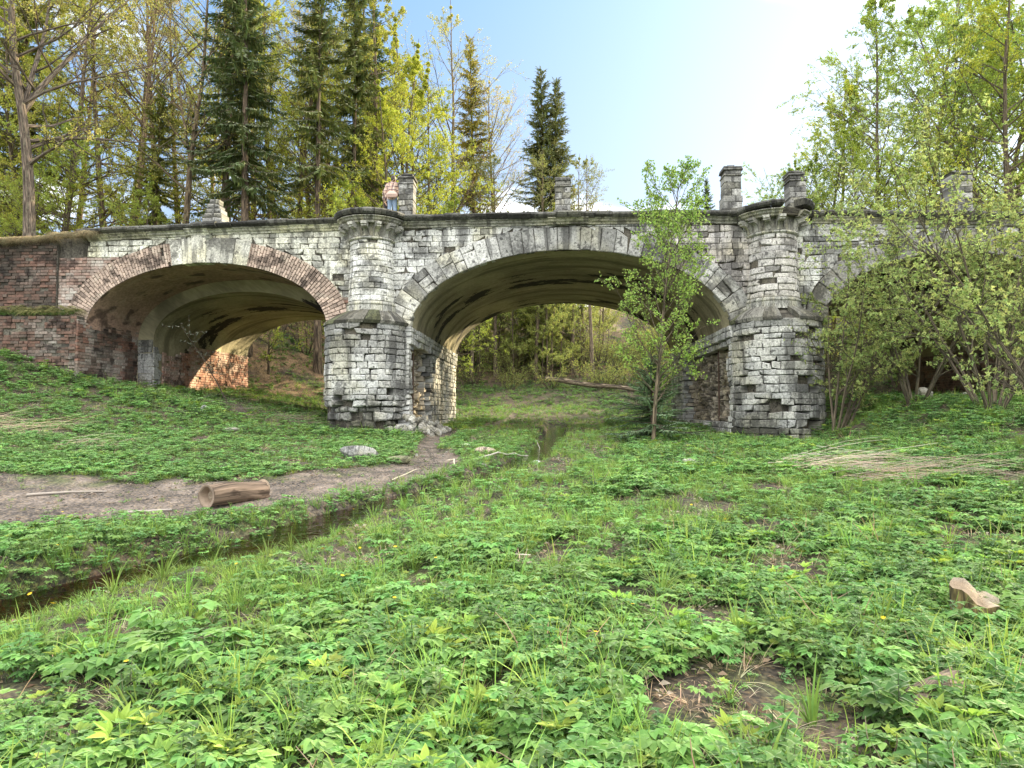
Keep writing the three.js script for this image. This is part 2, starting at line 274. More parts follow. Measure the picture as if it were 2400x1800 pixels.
// one dressed stone or brick: quad q (u, v in metres) on the surface map(u, v, d), with chipped, bevelled edges
function block(map, q, R, { out = 0, back = -0.13, bev = 0.014, nu = 1, jit = 0.008, chop = 0, tilt = 0.008, tint = [1, 1, 1], us = 9, vs = 4.5, uo = 0, vo = 0, smoothN = null, gap = 0 } = {}) {
  const qu = (q[0][0] + q[1][0] + q[2][0] + q[3][0]) / 4, qv = (q[0][1] + q[1][1] + q[2][1] + q[3][1]) / 4, Q = q.map((p) => [p[0] + Math.sign(qu - p[0]) * gap + (R() - 0.5) * 2 * jit, p[1] + Math.sign(qv - p[1]) * gap + (R() - 0.5) * 2 * jit]);
  const cu = (Q[0][0] + Q[1][0] + Q[2][0] + Q[3][0]) / 4, cv = (Q[0][1] + Q[1][1] + Q[2][1] + Q[3][1]) / 4, W = Math.abs(Q[1][0] - Q[0][0]), Hh = Math.abs(Q[3][1] - Q[0][1]);
  if (R() < chop) { const k = Math.floor(R() * 4), s = 0.15 + 0.45 * R(), e = 0.2 + 0.5 * R(); Q[k] = [lerp(Q[k][0], cu, s * e), lerp(Q[k][1], cv, s)]; }
  const bot = [], topr = [], tu = (R() - 0.5) * 2 * tilt / Math.max(W, 0.1), tv = (R() - 0.5) * 2 * tilt / Math.max(Hh, 0.1);
  for (let k = 0; k <= nu; k++) { const w = k > 0 && k < nu ? jit * 0.8 : 0; bot.push([lerp(Q[0][0], Q[1][0], k / nu), lerp(Q[0][1], Q[1][1], k / nu) + (R() - 0.5) * w]); topr.push([lerp(Q[3][0], Q[2][0], k / nu), lerp(Q[3][1], Q[2][1], k / nu) + (R() - 0.5) * w]); }
  const dep = (u, v) => out + tu * (u - cu) + tv * (v - cv), b = Math.min(bev, W * 0.3, Hh * 0.3);
  const ins = ([u, v], end) => [end ? u + Math.sign(cu - u) * b * (0.6 + 0.8 * R()) : u, v + Math.sign(cv - v) * b * (0.6 + 0.8 * R())];
  const ib = bot.map((p, k) => ins(p, k === 0 || k === nu)), it = topr.map((p, k) => ins(p, k === 0 || k === nu));
  const at = ([u, v], d) => map(u, v, d), uvOf = ([u, v]) => [(u + uo) / us, (v + vo) / vs], C = map(cu, cv, (out + back) / 2), L = [];
  for (let k = 0; k < nu; k++) {
    const p = [ib[k], ib[k + 1], it[k + 1], it[k]]; L.push([p.map((x) => at(x, dep(...x))), p.map(uvOf), smoothN ? p.map((x) => smoothN(...x)) : null]);
    for (const [o, i] of [[bot, ib], [topr, it]]) { const s = [o[k], o[k + 1], i[k + 1], i[k]]; L.push([[at(s[0], out - b), at(s[1], out - b), at(s[2], dep(...s[2])), at(s[3], dep(...s[3]))], s.map(uvOf)]); L.push([[at(o[k], back), at(o[k + 1], back), at(o[k + 1], out - b), at(o[k], out - b)], [o[k], o[k + 1], o[k + 1], o[k]].map(uvOf)]); }
  }
  for (const e of [0, nu]) { const s = [bot[e], topr[e], it[e], ib[e]]; L.push([[at(s[0], out - b), at(s[1], out - b), at(s[2], dep(...s[2])), at(s[3], dep(...s[3]))], s.map(uvOf)]); L.push([[at(bot[e], back), at(topr[e], back), at(topr[e], out - b), at(bot[e], out - b)], [bot[e], topr[e], topr[e], bot[e]].map(uvOf)]); }
  const mb = new MB(); faces(mb, C, L, tint); const g = mb.geo(); g.userData.area = W * Hh; return g;
}
// a piece with a closed profile [[d, h], ...] swept from u0 to u1 through place(u, d, h)
function sweep(place, prof, u0, u1, nu, R, { tint = [1, 1, 1], jit = 0.006, us = 9, vs = 4.5, uo = 0 } = {}) {
  const n = prof.length, pr = prof.map(([d, h]) => [d + (R() - 0.5) * jit, h + (R() - 0.5) * jit]), L = [], rows = [];
  let cd = 0, ch = 0; pr.forEach(([d, h]) => { cd += d / n; ch += h / n; });
  for (let k = 0; k <= nu; k++) { const u = lerp(u0, u1, k / nu); rows.push(pr.map(([d, h]) => place(u, d, h))); }
  let run = 0; const lens = pr.map(([d, h], k) => { const r = run, e = pr[(k + 1) % n]; run += Math.hypot(e[0] - d, e[1] - h); return r; }); lens.push(run);
  const mb = new MB();
  for (let k = 0; k < nu; k++) { const C = place(lerp(u0, u1, (k + 0.5) / nu), cd, ch), F = []; for (let j = 0; j < n; j++) { const e = (j + 1) % n, ua = (lerp(u0, u1, k / nu) + uo) / us, ub = (lerp(u0, u1, (k + 1) / nu) + uo) / us; F.push([[rows[k][j], rows[k + 1][j], rows[k + 1][e], rows[k][e]], [[ua, lens[j] / vs], [ub, lens[j] / vs], [ub, lens[j + 1] / vs], [ua, lens[j + 1] / vs]]]); } faces(mb, C, F, tint); }
  const Cm = place((u0 + u1) / 2, cd, ch);
  for (const k of [0, nu]) { const c0 = place(k ? u1 : u0, cd, ch), F = []; for (let j = 0; j < n; j++) { const e = (j + 1) % n; F.push([[c0, rows[k][j], rows[k][e]], [[cd / us, ch / vs], [pr[j][0] / us, pr[j][1] / vs], [pr[e][0] / us, pr[e][1] / vs]]]); } faces(mb, Cm, F, tint); }
  const g = mb.geo(); g.userData.area = Math.abs(u1 - u0) * 0.25; return g;
}
const planeZ = (z0) => (u, v, d) => V(u, v, z0 + d);
const planeX = (x0, s) => (u, v, d) => V(x0 + s * d, v, -u);        // u = -z
const cyl = (cx, cz, rf) => (u, v, d) => { const r = rf(v), t = u / rf(1e9); return V(cx + Math.sin(t) * (r + d), v, cz + Math.cos(t) * (r + d)); };
class Arch {
  constructor(cx, cy, a, b, T) {
    Object.assign(this, { cx, cy, a, b, T }); const n = 400; this.s = [0]; this.pt = [];
    for (let k = 0; k <= n; k++) { const t = Math.PI * (1 - k / n); this.pt.push([cx + a * Math.cos(t), cy + b * Math.sin(t), t]); if (k) this.s.push(this.s[k - 1] + Math.hypot(this.pt[k][0] - this.pt[k - 1][0], this.pt[k][1] - this.pt[k - 1][1])); }
    this.len = this.s[n];
  }
  at(s) { const q = clamp(s, 0, this.len); let lo = 0, hi = this.s.length - 1; while (hi - lo > 1) { const m = (lo + hi) >> 1; this.s[m] <= q ? lo = m : hi = m; } const f = (q - this.s[lo]) / (this.s[hi] - this.s[lo]), t = lerp(this.pt[lo][2], this.pt[hi][2], f); let nx = Math.cos(t) / this.a, ny = Math.sin(t) / this.b; const l = Math.hypot(nx, ny); return [this.cx + this.a * Math.cos(t), this.cy + this.b * Math.sin(t), nx / l, ny / l]; }
  map(z0) { return (u, v, d) => { const [x, y, nx, ny] = this.at(u); return V(x + nx * v, y + ny * v, z0 + d); }; }
  ext(y, side, T = this.T) { let best = null; for (let k = 0; k <= 160; k++) { const [x, yy, nx, ny] = this.at(side < 0 ? this.len * 0.5 * k / 160 : this.len * (1 - 0.5 * k / 160)); const ey = yy + ny * T, ex = x + nx * T; if (ey >= y) { best = ex; break; } } return best; }
  inside(x, y, T = this.T) { return ((x - this.cx) / (this.a + T)) ** 2 + ((y - this.cy) / (this.b + T)) ** 2 < 1 && y > this.cy - 9; }
}
const aC = new Arch(0.58, 4.15, 5.28, 2.68, 0.78), aL = new Arch(-11.75, 4.35, 4.2, 2.2, 0.8), aR = new Arch(13.07, 4.35, 4.18, 2.24, 0.72);
const GROUND = (x, z) => H(x, z);

{ // masonry core: the body of the bridge with its three openings, a hand's breadth behind the facing stones
  const s = new THREE.Shape(), e = 0.06; s.moveTo(-40, -1.5);
  for (let k = 0; k <= 40; k++) { const x = -40 + 2 * k; s.lineTo(x, (Math.abs(x) > 30 ? 7.0 : ytop(x)) - 0.2); }
  s.lineTo(40, -1.5);
  for (const A of [aR, aC, aL]) { const j = A === aC ? 0.62 : e; s.lineTo(A.cx + A.a + j, -1.5); s.lineTo(A.cx + A.a + j, A.cy - 0.1); s.lineTo(A.cx + A.a + e, A.cy); for (let k = 1; k < 40; k++) { const t = Math.PI * k / 40; s.lineTo(A.cx + (A.a + e) * Math.cos(t), A.cy + (A.b + e) * Math.sin(t)); } s.lineTo(A.cx - A.a - e, A.cy); s.lineTo(A.cx - A.a - j, A.cy - 0.1); s.lineTo(A.cx - A.a - j, -1.5); }
  const g = new THREE.ExtrudeGeometry(s, { depth: FZ - BZ - 0.12, bevelEnabled: false }); g.translate(0, 0, BZ + 0.06);
  const uv = g.attributes.uv; for (let k = 0; k < uv.count; k++) uv.setXY(k, uv.getX(k) / 9, uv.getY(k) / 4.5);
  mesh('masonry_core', g, M.mortar, bridge);
}
// vault soffits with their old limewash
function vault(A, z0, z1, shrinkA, shrinkB, seed, name = 'vault', mat = M.plaster) {
  const mb = new MB(), nu = 44, nz = 40, idx = [];
  for (let j = 0; j <= nz; j++) { const r = []; for (let k = 0; k <= nu; k++) {
    const t = Math.PI * (1 - k / nu), z = lerp(z0, z1, j / nz), a = A.a - shrinkA, b = A.b - shrinkB, w = 0.05 * (fbm(k * 0.35 + seed, z * 0.8, 3) - 0.5);
    const nx = Math.cos(t) / a, ny = Math.sin(t) / b, l = Math.hypot(nx, ny);
    r.push(mb.v(V(A.cx + a * Math.cos(t) + w * nx / l, A.cy + b * Math.sin(t) + w * ny / l, z), V(-nx / l, -ny / l, 0), (t * (a + b) / 2 + seed) / 6, z / 6, [1, 1, 1])); } idx.push(r); }
  for (let j = 0; j < nz; j++) for (let k = 0; k < nu; k++) { mb.tri(idx[j][k], idx[j + 1][k], idx[j][k + 1]); mb.tri(idx[j][k + 1], idx[j + 1][k], idx[j + 1][k + 1]); }
  return mesh(name, mb.geo(), mat, bridge);
}
vault(aC, FZ + 0.0, BZ, 0.0, 0.0, 1.3); vault(aR, FZ, BZ, 0, 0, 4.1); M.soot = std({ map: T_brick, bumpMap: B_grain, bumpScale: 0.02, color: lin(0.52, 0.34, 0.26), side: THREE.DoubleSide }); vault(aL, FZ, -25.6, 0, 0, 7.7, 'brick_vault', M.soot);
for (const [A, sa, sb, za] of [[aL, 0.6, 0.35, -25.5], [aR, 0.6, 0.35, -25.5]]) { // inner lining of the side arches, one step narrower
  const s = new THREE.Shape(), h = 3.2; s.moveTo(A.cx - A.a - 0.05, 1); s.lineTo(A.cx - A.a - 0.05, A.cy);
  for (let k = 39; k > 0; k--) { const t = Math.PI * k / 40; s.lineTo(A.cx + (A.a + 0.05) * Math.cos(t), A.cy + (A.b + 0.05) * Math.sin(t)); }
  s.lineTo(A.cx + A.a + 0.05, A.cy); s.lineTo(A.cx + A.a + 0.05, 0); s.lineTo(A.cx + A.a - sa, 0); s.lineTo(A.cx + A.a - sa, A.cy - sb * 0.3);
  for (let k = 1; k < 40; k++) { const t = Math.PI * k / 40; s.lineTo(A.cx + (A.a - sa) * Math.cos(t), A.cy - sb * 0.3 + (A.b - sb) * Math.sin(t)); }
  s.lineTo(A.cx - A.a + sa, A.cy - sb * 0.3); s.lineTo(A.cx - A.a + sa, 1);
  const g = new THREE.ExtrudeGeometry(s, { depth: za - BZ, bevelEnabled: false, curveSegments: 1 }); g.translate(0, 0, BZ);
  const p = g.attributes.position, uv = g.attributes.uv; for (let k = 0; k < uv.count; k++) uv.setXY(k, (p.getY(k) + p.getX(k) * 0.6) / 6, (p.getZ(k) + 0.3 * p.getX(k)) / 6);
  mesh('vault_lining', g, M.plaster, bridge);
}
// limestone tints: [r, g, b] times the texture
const shade = (t, R, a, b) => { const f = lerp(a, b, R()); return t.map((c) => c * f); };
function limeTint(x, y, R, white = 0.7, darkShare = 0.15) {
  const n = fbm(x * 0.35 + 11, y * 0.55 + 3, 3), n2 = fbm(x * 0.8 + 31, y * 1.1 + 3, 3), dk = R() < darkShare * 0.35;
  const v = dk ? lerp(0.3, 0.45, R()) : white * 1.05 * lerp(0.86, 1.12, R()) * lerp(0.82, 1.12, n) * lerp(1, 0.5, Math.min(0.8, darkShare * 4) * smooth(0.5, 0.68, n2)), warm = R() * 0.05;
  return [v * (1 + warm * 0.4), v, v * (1 - warm)];
}
const bagSp = new Bag('spandrel_stone', M.stone, sub('spandrel_wall')), bagV = new Bag('voussoir', M.stone, null);
{ // spandrel courses
  const R = rng(11), map = planeZ(FZ), colHit = (x, y) => Math.abs(x + 6.0) < 0.72 || Math.abs(x - 7.2) < 0.74;
  const bottomAt = (x) => x < -14.4 ? 6.75 : x < -9 ? 4 : x < -5.5 ? 5.42 : 4.35;
  for (let row = 0, y = 4.36; y < 7.7; row++) {
    const h = lerp(0.165, 0.24, R()), y1 = y + h; let x = -15.75 - R() * 0.3;
    while (x < 16.2) {
      const w = lerp(0.28, 0.66, R() * R() + 0.15 * R()), x1 = x + w, xm = (x + x1) / 2, ym = (y + y1) / 2, yt = ytop(xm) - 0.36;
      const q = [[x, y], [x1, y], [x1, Math.min(y1, yt)], [x, Math.min(y1, yt)]]; let ok = y < yt - 0.06 && y >= bottomAt(xm) - 0.12 && !(Math.abs(xm + 6.0) < 0.55 || Math.abs(xm - 7.2) < 0.57);
      for (const A of [aL, aC, aR]) if (ok) {
        const T = A.T + 0.005, side = xm < A.cx ? -1 : 1; if (A.inside((side < 0 ? x : x1), y1, T) && A.inside((side < 0 ? x : x1), y, T)) { ok = false; break; }
        for (const [vi, ui] of side < 0 ? [[0, 1], [3, 2]] : [[1, 0], [2, 3]]) { const yy = q[ui][1]; const ex = yy < A.cy + A.b + T ? A.ext(yy, side, T) : null; if (ex !== null && (side < 0 ? q[ui][0] > ex : q[ui][0] < ex)) q[ui] = [side < 0 ? Math.max(ex, q[vi][0] - 0.0) : Math.min(ex, q[vi][0]), yy]; }
        if (Math.max(q[1][0] - q[0][0], q[2][0] - q[3][0]) < 0.07) ok = false;
      }
      if (ok && !(R() < 0.012)) {
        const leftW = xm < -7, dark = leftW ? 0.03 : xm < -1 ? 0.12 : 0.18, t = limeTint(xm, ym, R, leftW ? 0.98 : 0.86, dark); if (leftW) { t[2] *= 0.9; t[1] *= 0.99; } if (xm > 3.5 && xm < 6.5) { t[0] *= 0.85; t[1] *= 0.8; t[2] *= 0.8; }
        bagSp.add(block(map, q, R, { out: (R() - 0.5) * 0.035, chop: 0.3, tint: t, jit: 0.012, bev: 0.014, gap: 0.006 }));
      }
      x = x1;
    }
    y = y1;
  }
}
function voussoirs(A, part, seed, wmin, wmax, splits, tintf, bag = bagV, skip) {
  const R = rng(seed), map = A.map(FZ); let s = 0;
  while (s < A.len - 0.05) {
    const w = lerp(wmin, wmax, R()), s1 = Math.min(A.len, s + w), mid = (s + s1) / 2, [x, y] = A.at(mid);
    if (!(skip && skip(x, y))) {
      const cuts = splits(x, y, R); let v = 0; const extra = (R() - 0.35) * 0.07;
      for (let k = 0; k < cuts.length; k++) { const v1 = k === cuts.length - 1 ? A.T + extra : cuts[k]; bag.add(block(map, [[s, v], [s1, v], [s1, v1], [s, v1]], R, { out: 0.03 + (R() - 0.5) * 0.035, chop: 0.16, tint: tintf(x, y, R), jit: 0.008, back: -0.3, gap: 0.006, bev: 0.022, uo: seed * 1.7, vo: y }), part); v = v1; }
    }
    s = s1;
  }
}
const ringC = sub('arch_ring'), ringR = sub('arch_ring'), ringL = sub('brick_arch_ring');
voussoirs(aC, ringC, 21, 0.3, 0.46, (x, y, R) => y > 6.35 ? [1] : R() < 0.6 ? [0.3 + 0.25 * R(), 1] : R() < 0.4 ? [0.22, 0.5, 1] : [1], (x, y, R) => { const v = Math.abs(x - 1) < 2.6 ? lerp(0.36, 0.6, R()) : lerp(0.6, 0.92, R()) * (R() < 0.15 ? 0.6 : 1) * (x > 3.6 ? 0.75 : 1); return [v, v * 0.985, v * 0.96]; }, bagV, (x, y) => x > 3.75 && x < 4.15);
voussoirs(aR, ringR, 22, 0.35, 0.6, (x, y, R) => [1], (x, y, R) => { const v = lerp(0.3, 0.5, R()); return [v, v * 0.97, v * 0.92]; });
{ // left arch: brick ring with five dressed stones at the crown
  const R = rng(31), map = aL.map(FZ), bag = new Bag('ring_brick', M.brick, ringL), keyR = rng(5); let s = 0, k = 0;
  while (s < aL.len - 0.04) {
    const w = 0.094 * lerp(0.94, 1.06, R()), s1 = s + w, [x, y] = aL.at((s + s1) / 2);
    if (!(x > -12.9 && x < -10.35)) {
      const cuts = k % 2 ? [0.135, 0.41, 0.68, 0.8] : [0.27, 0.54, 0.8]; let v = 0;
      for (const c of cuts) { const t = lerp(0.62, 1.0, R()), g = R() < 0.14 ? 0.6 : 1; if (R() > 0.01) bag.add(block(map, [[s + 0.005, v + 0.005], [s1 - 0.005, v + 0.005], [s1 - 0.005, c - 0.005], [s + 0.005, c - 0.005]], R, { out: 0.02 + (R() - 0.5) * 0.016, bev: 0.006, jit: 0.003, tilt: 0.004, tint: [0.84 * t * g, 0.65 * t * g, 0.53 * t * g], gap: 0.004, us: 4, vs: 4, vo: y })); v = c; }
    }
    s = s1; k++;
  }
  bag.flush();
  s = 0; const stones = [0.38, 0.36, 0.44, 0.5, 0.42, 0.5]; let x0 = -12.9; // white stones round the keystone
  for (let i = 0; i < stones.length; i++) { let sA = 0, sB = 0; for (let q = 0; q < aL.len; q += 0.01) { const [x] = aL.at(q); if (x < x0) sA = q; if (x < x0 + stones[i]) sB = q; }
    bagV.add(block(map, [[sA, 0.0], [sB, 0.0], [sB, i === 2 ? 1.0 : 0.86], [sA, i === 2 ? 1.0 : 0.86]], keyR, { nu: 2, out: i === 2 ? 0.12 : 0.05 + 0.03 * keyR(), back: -0.3, tint: shade([0.98, 0.95, 0.86], keyR, 0.8, 1.05), uo: i * 2.3 + 2, chop: 0.2 }), ringL); x0 += stones[i]; }
  bagV.add(block(planeZ(FZ), [[-12.2, 7.36], [-11.5, 7.36], [-11.5, 7.6], [-12.2, 7.6]], keyR, { out: 0.1, tint: [0.4, 0.4, 0.36] }), ringL);
}
bagV.flush(); bagSp.flush();
// brick faces: abutment, its ledge, the brick parts of the left haunches and the side-arch jambs
const brickTint = (R, lime, dark) => { const t = lerp(0.7, 1.1, R()), k = R(), mix = (a, b, f) => a.map((v, i) => lerp(v, b[i], f)); let c = [0.39 * t, 0.21 * t, 0.155 * t]; if (R() < 0.25) c = [0.36 * t, 0.25 * t, 0.2 * t]; c = mix(c, [0.60, 0.54, 0.48], clamp(lime * lerp(0.6, 1.6, R()))); c = mix(c, [0.12, 0.10, 0.08], clamp(dark * lerp(0.5, 1.5, R()))); return c; };
const bagB = new Bag('brick', M.brick, sub('brick_abutment'));
function brickWall(map, u0, u1, v0, v1, part, R, { limeF = () => 0.1, darkF = () => 0.15, skip = null, rough = 0.015, hide = 1, mute = 1, gone = 0.01 } = {}) {
  for (let row = 0, v = v0; v < v1 - 0.03; row++, v += 0.105) {
    let u = u0 - (row % 2 ? 0.15 : 0) - R() * 0.03;
    while (u < u1) {
      const w = R() < 0.3 ? 0.15 : 0.29, a = Math.max(u, u0), b = Math.min(u + w, u1); u += w;
      if (b - a < 0.04 || R() < gone) continue; const um = (a + b) / 2, vm = v + 0.05; if (skip && skip(um, vm)) continue;
      const t = brickTint(R, limeF(um, vm), darkF(um, vm)).map((c) => c * mute);
      const g = block(map, [[a + 0.006, v + 0.006], [b - 0.006, v + 0.006], [b - 0.006, Math.min(v + 0.099, v1)], [a + 0.006, Math.min(v + 0.099, v1)]], R, { out: (R() - 0.5) * 2 * rough, back: -0.09, bev: 0.007, jit: 0.005, tilt: 0.006, tint: t, us: 4, vs: 4 }); g.userData.hide = hide; bagB.add(g, part);
    }
  }
}
{
  const R = rng(41), part = bagB.part;
  const nz = (x, y, k = 0.6) => fbm(x * k + 5, y * k, 3);
  brickWall(planeZ(FZ - 0.02), -17.0, -13.6, 4.7, 6.8, part, R, { limeF: (x, y) => 0.25 + 0.45 * smooth(0.35, 0.55, nz(x, y)), darkF: () => 0.05, mute: 1.15, skip: (x, y) => aL.inside(x, y, 0.83) || x > -14.4 && y > 6.75 });
  brickWall(planeZ(FZ - 0.02), -7.75, -6.7, 4.4, 5.42, part, R, { limeF: () => 0.2, skip: (x, y) => aL.inside(x, y, 0.83) });
  brickWall(planeZ(FZ + 0.1), -20.6, -17.0, 4.9, 7.55, part, R, { limeF: (x, y) => 0.3 * smooth(0.55, 0.7, nz(x, y, 1.5)), darkF: (x, y) => 0.35 + 0.5 * smooth(0.3, 0.6, nz(x, y, 0.8)), rough: 0.03, gone: 0.03, mute: 0.8 });
  brickWall(planeZ(FZ + 0.42), -20.6, -16.0, 2.2, 4.75, part, R, { limeF: (x, y) => 0.75 * smooth(0.48, 0.6, nz(x, y, 1.3)) * smooth(-18.5, -16.8, x), darkF: (x, y) => 0.55 * smooth(0.35, 0.6, nz(x + 9, y, 0.7)), rough: 0.045, gone: 0.06, mute: 0.95 });
  // abutment body behind those bricks
  for (const [x0, x1, y0, y1, z1] of [[-40, -16.98, 4.6, 7.5, FZ + 0.06], [-40, -15.99, 0.5, 4.72, FZ + 0.38]]) { const g = new THREE.BoxGeometry(x1 - x0, y1 - y0, 1); g.translate((x0 + x1) / 2, (y0 + y1) / 2, z1 - 0.5); const uv = g.attributes.uv; for (let k = 0; k < uv.count; k++) uv.setXY(k, uv.getX(k) * 3, uv.getY(k)); mesh('wall_body', g, M.mortar, part); }
  // jambs of the side arches
  const jl = sub('brick_jamb'), jr = sub('brick_jamb');
  brickWall(planeX(-15.95, 1), 22.1, 25.5, 1.2, 4.6, jl, R, { limeF: (u, v) => 0.6 * smooth(0.45, 0.6, nz(u, v, 1.4)), darkF: (u, v) => 0.6 * smooth(0.35, 0.6, nz(u, v, 0.9)), rough: 0.02, mute: 0.9 });
  brickWall(planeX(-15.29, 1), 26.1, 33.7, 1.2, 4.25, jl, R, { limeF: (u, v) => 0.3 * smooth(0.5, 0.65, nz(u, v, 1.4)), darkF: () => 0.03, rough: 0.02, mute: 1.5, skip: (u, v) => v > 3.5 + 0.6 * nz(u, 3, 1.2) && u < 28 });  // far jamb bricks lightened, sunlight put into their colour
  brickWall(planeX(17.25, -1), 22.4, 25.5, 1.6, 4.4, jr, R, { darkF: () => 0.4, hide: 0.5 });
  brickWall(planeX(16.59, -1), 25.6, 33.7, 1.6, 3.9, jr, R, { darkF: () => 0.3, hide: 0.5, mute: 0.9 });
  // stone quoins on the step of the inner lining
  const bagQ = new Bag('quoin', M.stone, jl), qm = planeZ(-25.5);
  for (let y = 1.4; y < 4.1; y += 0.26) bagQ.add(block(qm, [[-15.94, y], [-15.36 + R() * 0.02, y], [-15.36, y + 0.25], [-15.94, y + 0.25]], R, { out: 0.03, tint: limeTint(-15, y, R, 0.62, 0.2), chop: 0.3 }), jl);
  const qx = planeX(-15.33, 1); for (let y = 1.4; y < 3.8; y += 0.26) bagQ.add(block(qx, [[25.5, y], [25.75 + R() * 0.4, y], [25.75 + R() * 0.4, y + 0.25], [25.5, y + 0.25]], R, { out: 0.03, tint: limeTint(-15, y, R, 0.6, 0.2), chop: 0.3 }), jl);
  bagQ.flush();
}
bagB.flush();
// stone jambs of the middle arch: broken, rubbly faces
{
  const bag = new Bag('jamb_stone', M.stone, null);
  for (const [x0, s, seed, part, zr0, zr1] of [[-4.7, 1, 51, sub('stone_jamb'), 22.9, 26.4], [5.86, -1, 52, sub('stone_jamb'), 22.9, 30.5]]) {
    const R = rng(seed), map = planeX(x0, s);
    for (let y = 0.55; y < 4.2;) {
      const h = lerp(0.15, 0.24, R()); let u = 22.4 + R() * 0.05;
      while (u < 33.7) {
        const hole = smooth(zr0 - 0.2, zr0 + 0.2, u) * (1 - smooth(zr1 - 0.5, zr1 + 0.2, u)) * smooth(0.9, 1.3, y) * (1 - smooth(3.4, 3.8, y)), w = lerp(0.22, 0.55, R()) * lerp(1, 0.6, hole), u1 = Math.min(33.7, u + w);
        const q = [[u, y], [u1, y], [u1, y + h], [u, y + h]], cell = hole > 0.5 && R() < 0.6 ? 2 : 1;
        for (let c = 0; c < cell; c++) { const ya = y + h * c / cell, yb = y + h * (c + 1) / cell; if (R() < 0.03) continue;
          const t = limeTint(u, y, R, hole > 0.4 ? 0.74 : 0.84, 0.1); if (hole > 0.4) { t[0] *= 1.05; t[1] *= 0.93; t[2] *= 0.78; }
          const dep = -0.5 * hole * (0.75 + 0.5 * R()) + (R() - 0.5) * lerp(0.04, 0.16, hole) + (y > 3.7 ? 0.06 : 0);
          const g = block(map, [[u, ya], [u1, ya], [u1, yb], [u, yb]], R, { out: dep, back: dep - 0.35, gap: 0.007, bev: 0.022, jit: lerp(0.012, 0.03, hole), chop: lerp(0.25, 0.55, hole), tilt: lerp(0.01, 0.08, hole), tint: t }); g.userData.hide = clamp(26 / u) ** 3; bag.add(g, part); }
        u = u1;
      }
      y += h;
    }
  }
  bag.flush();
}
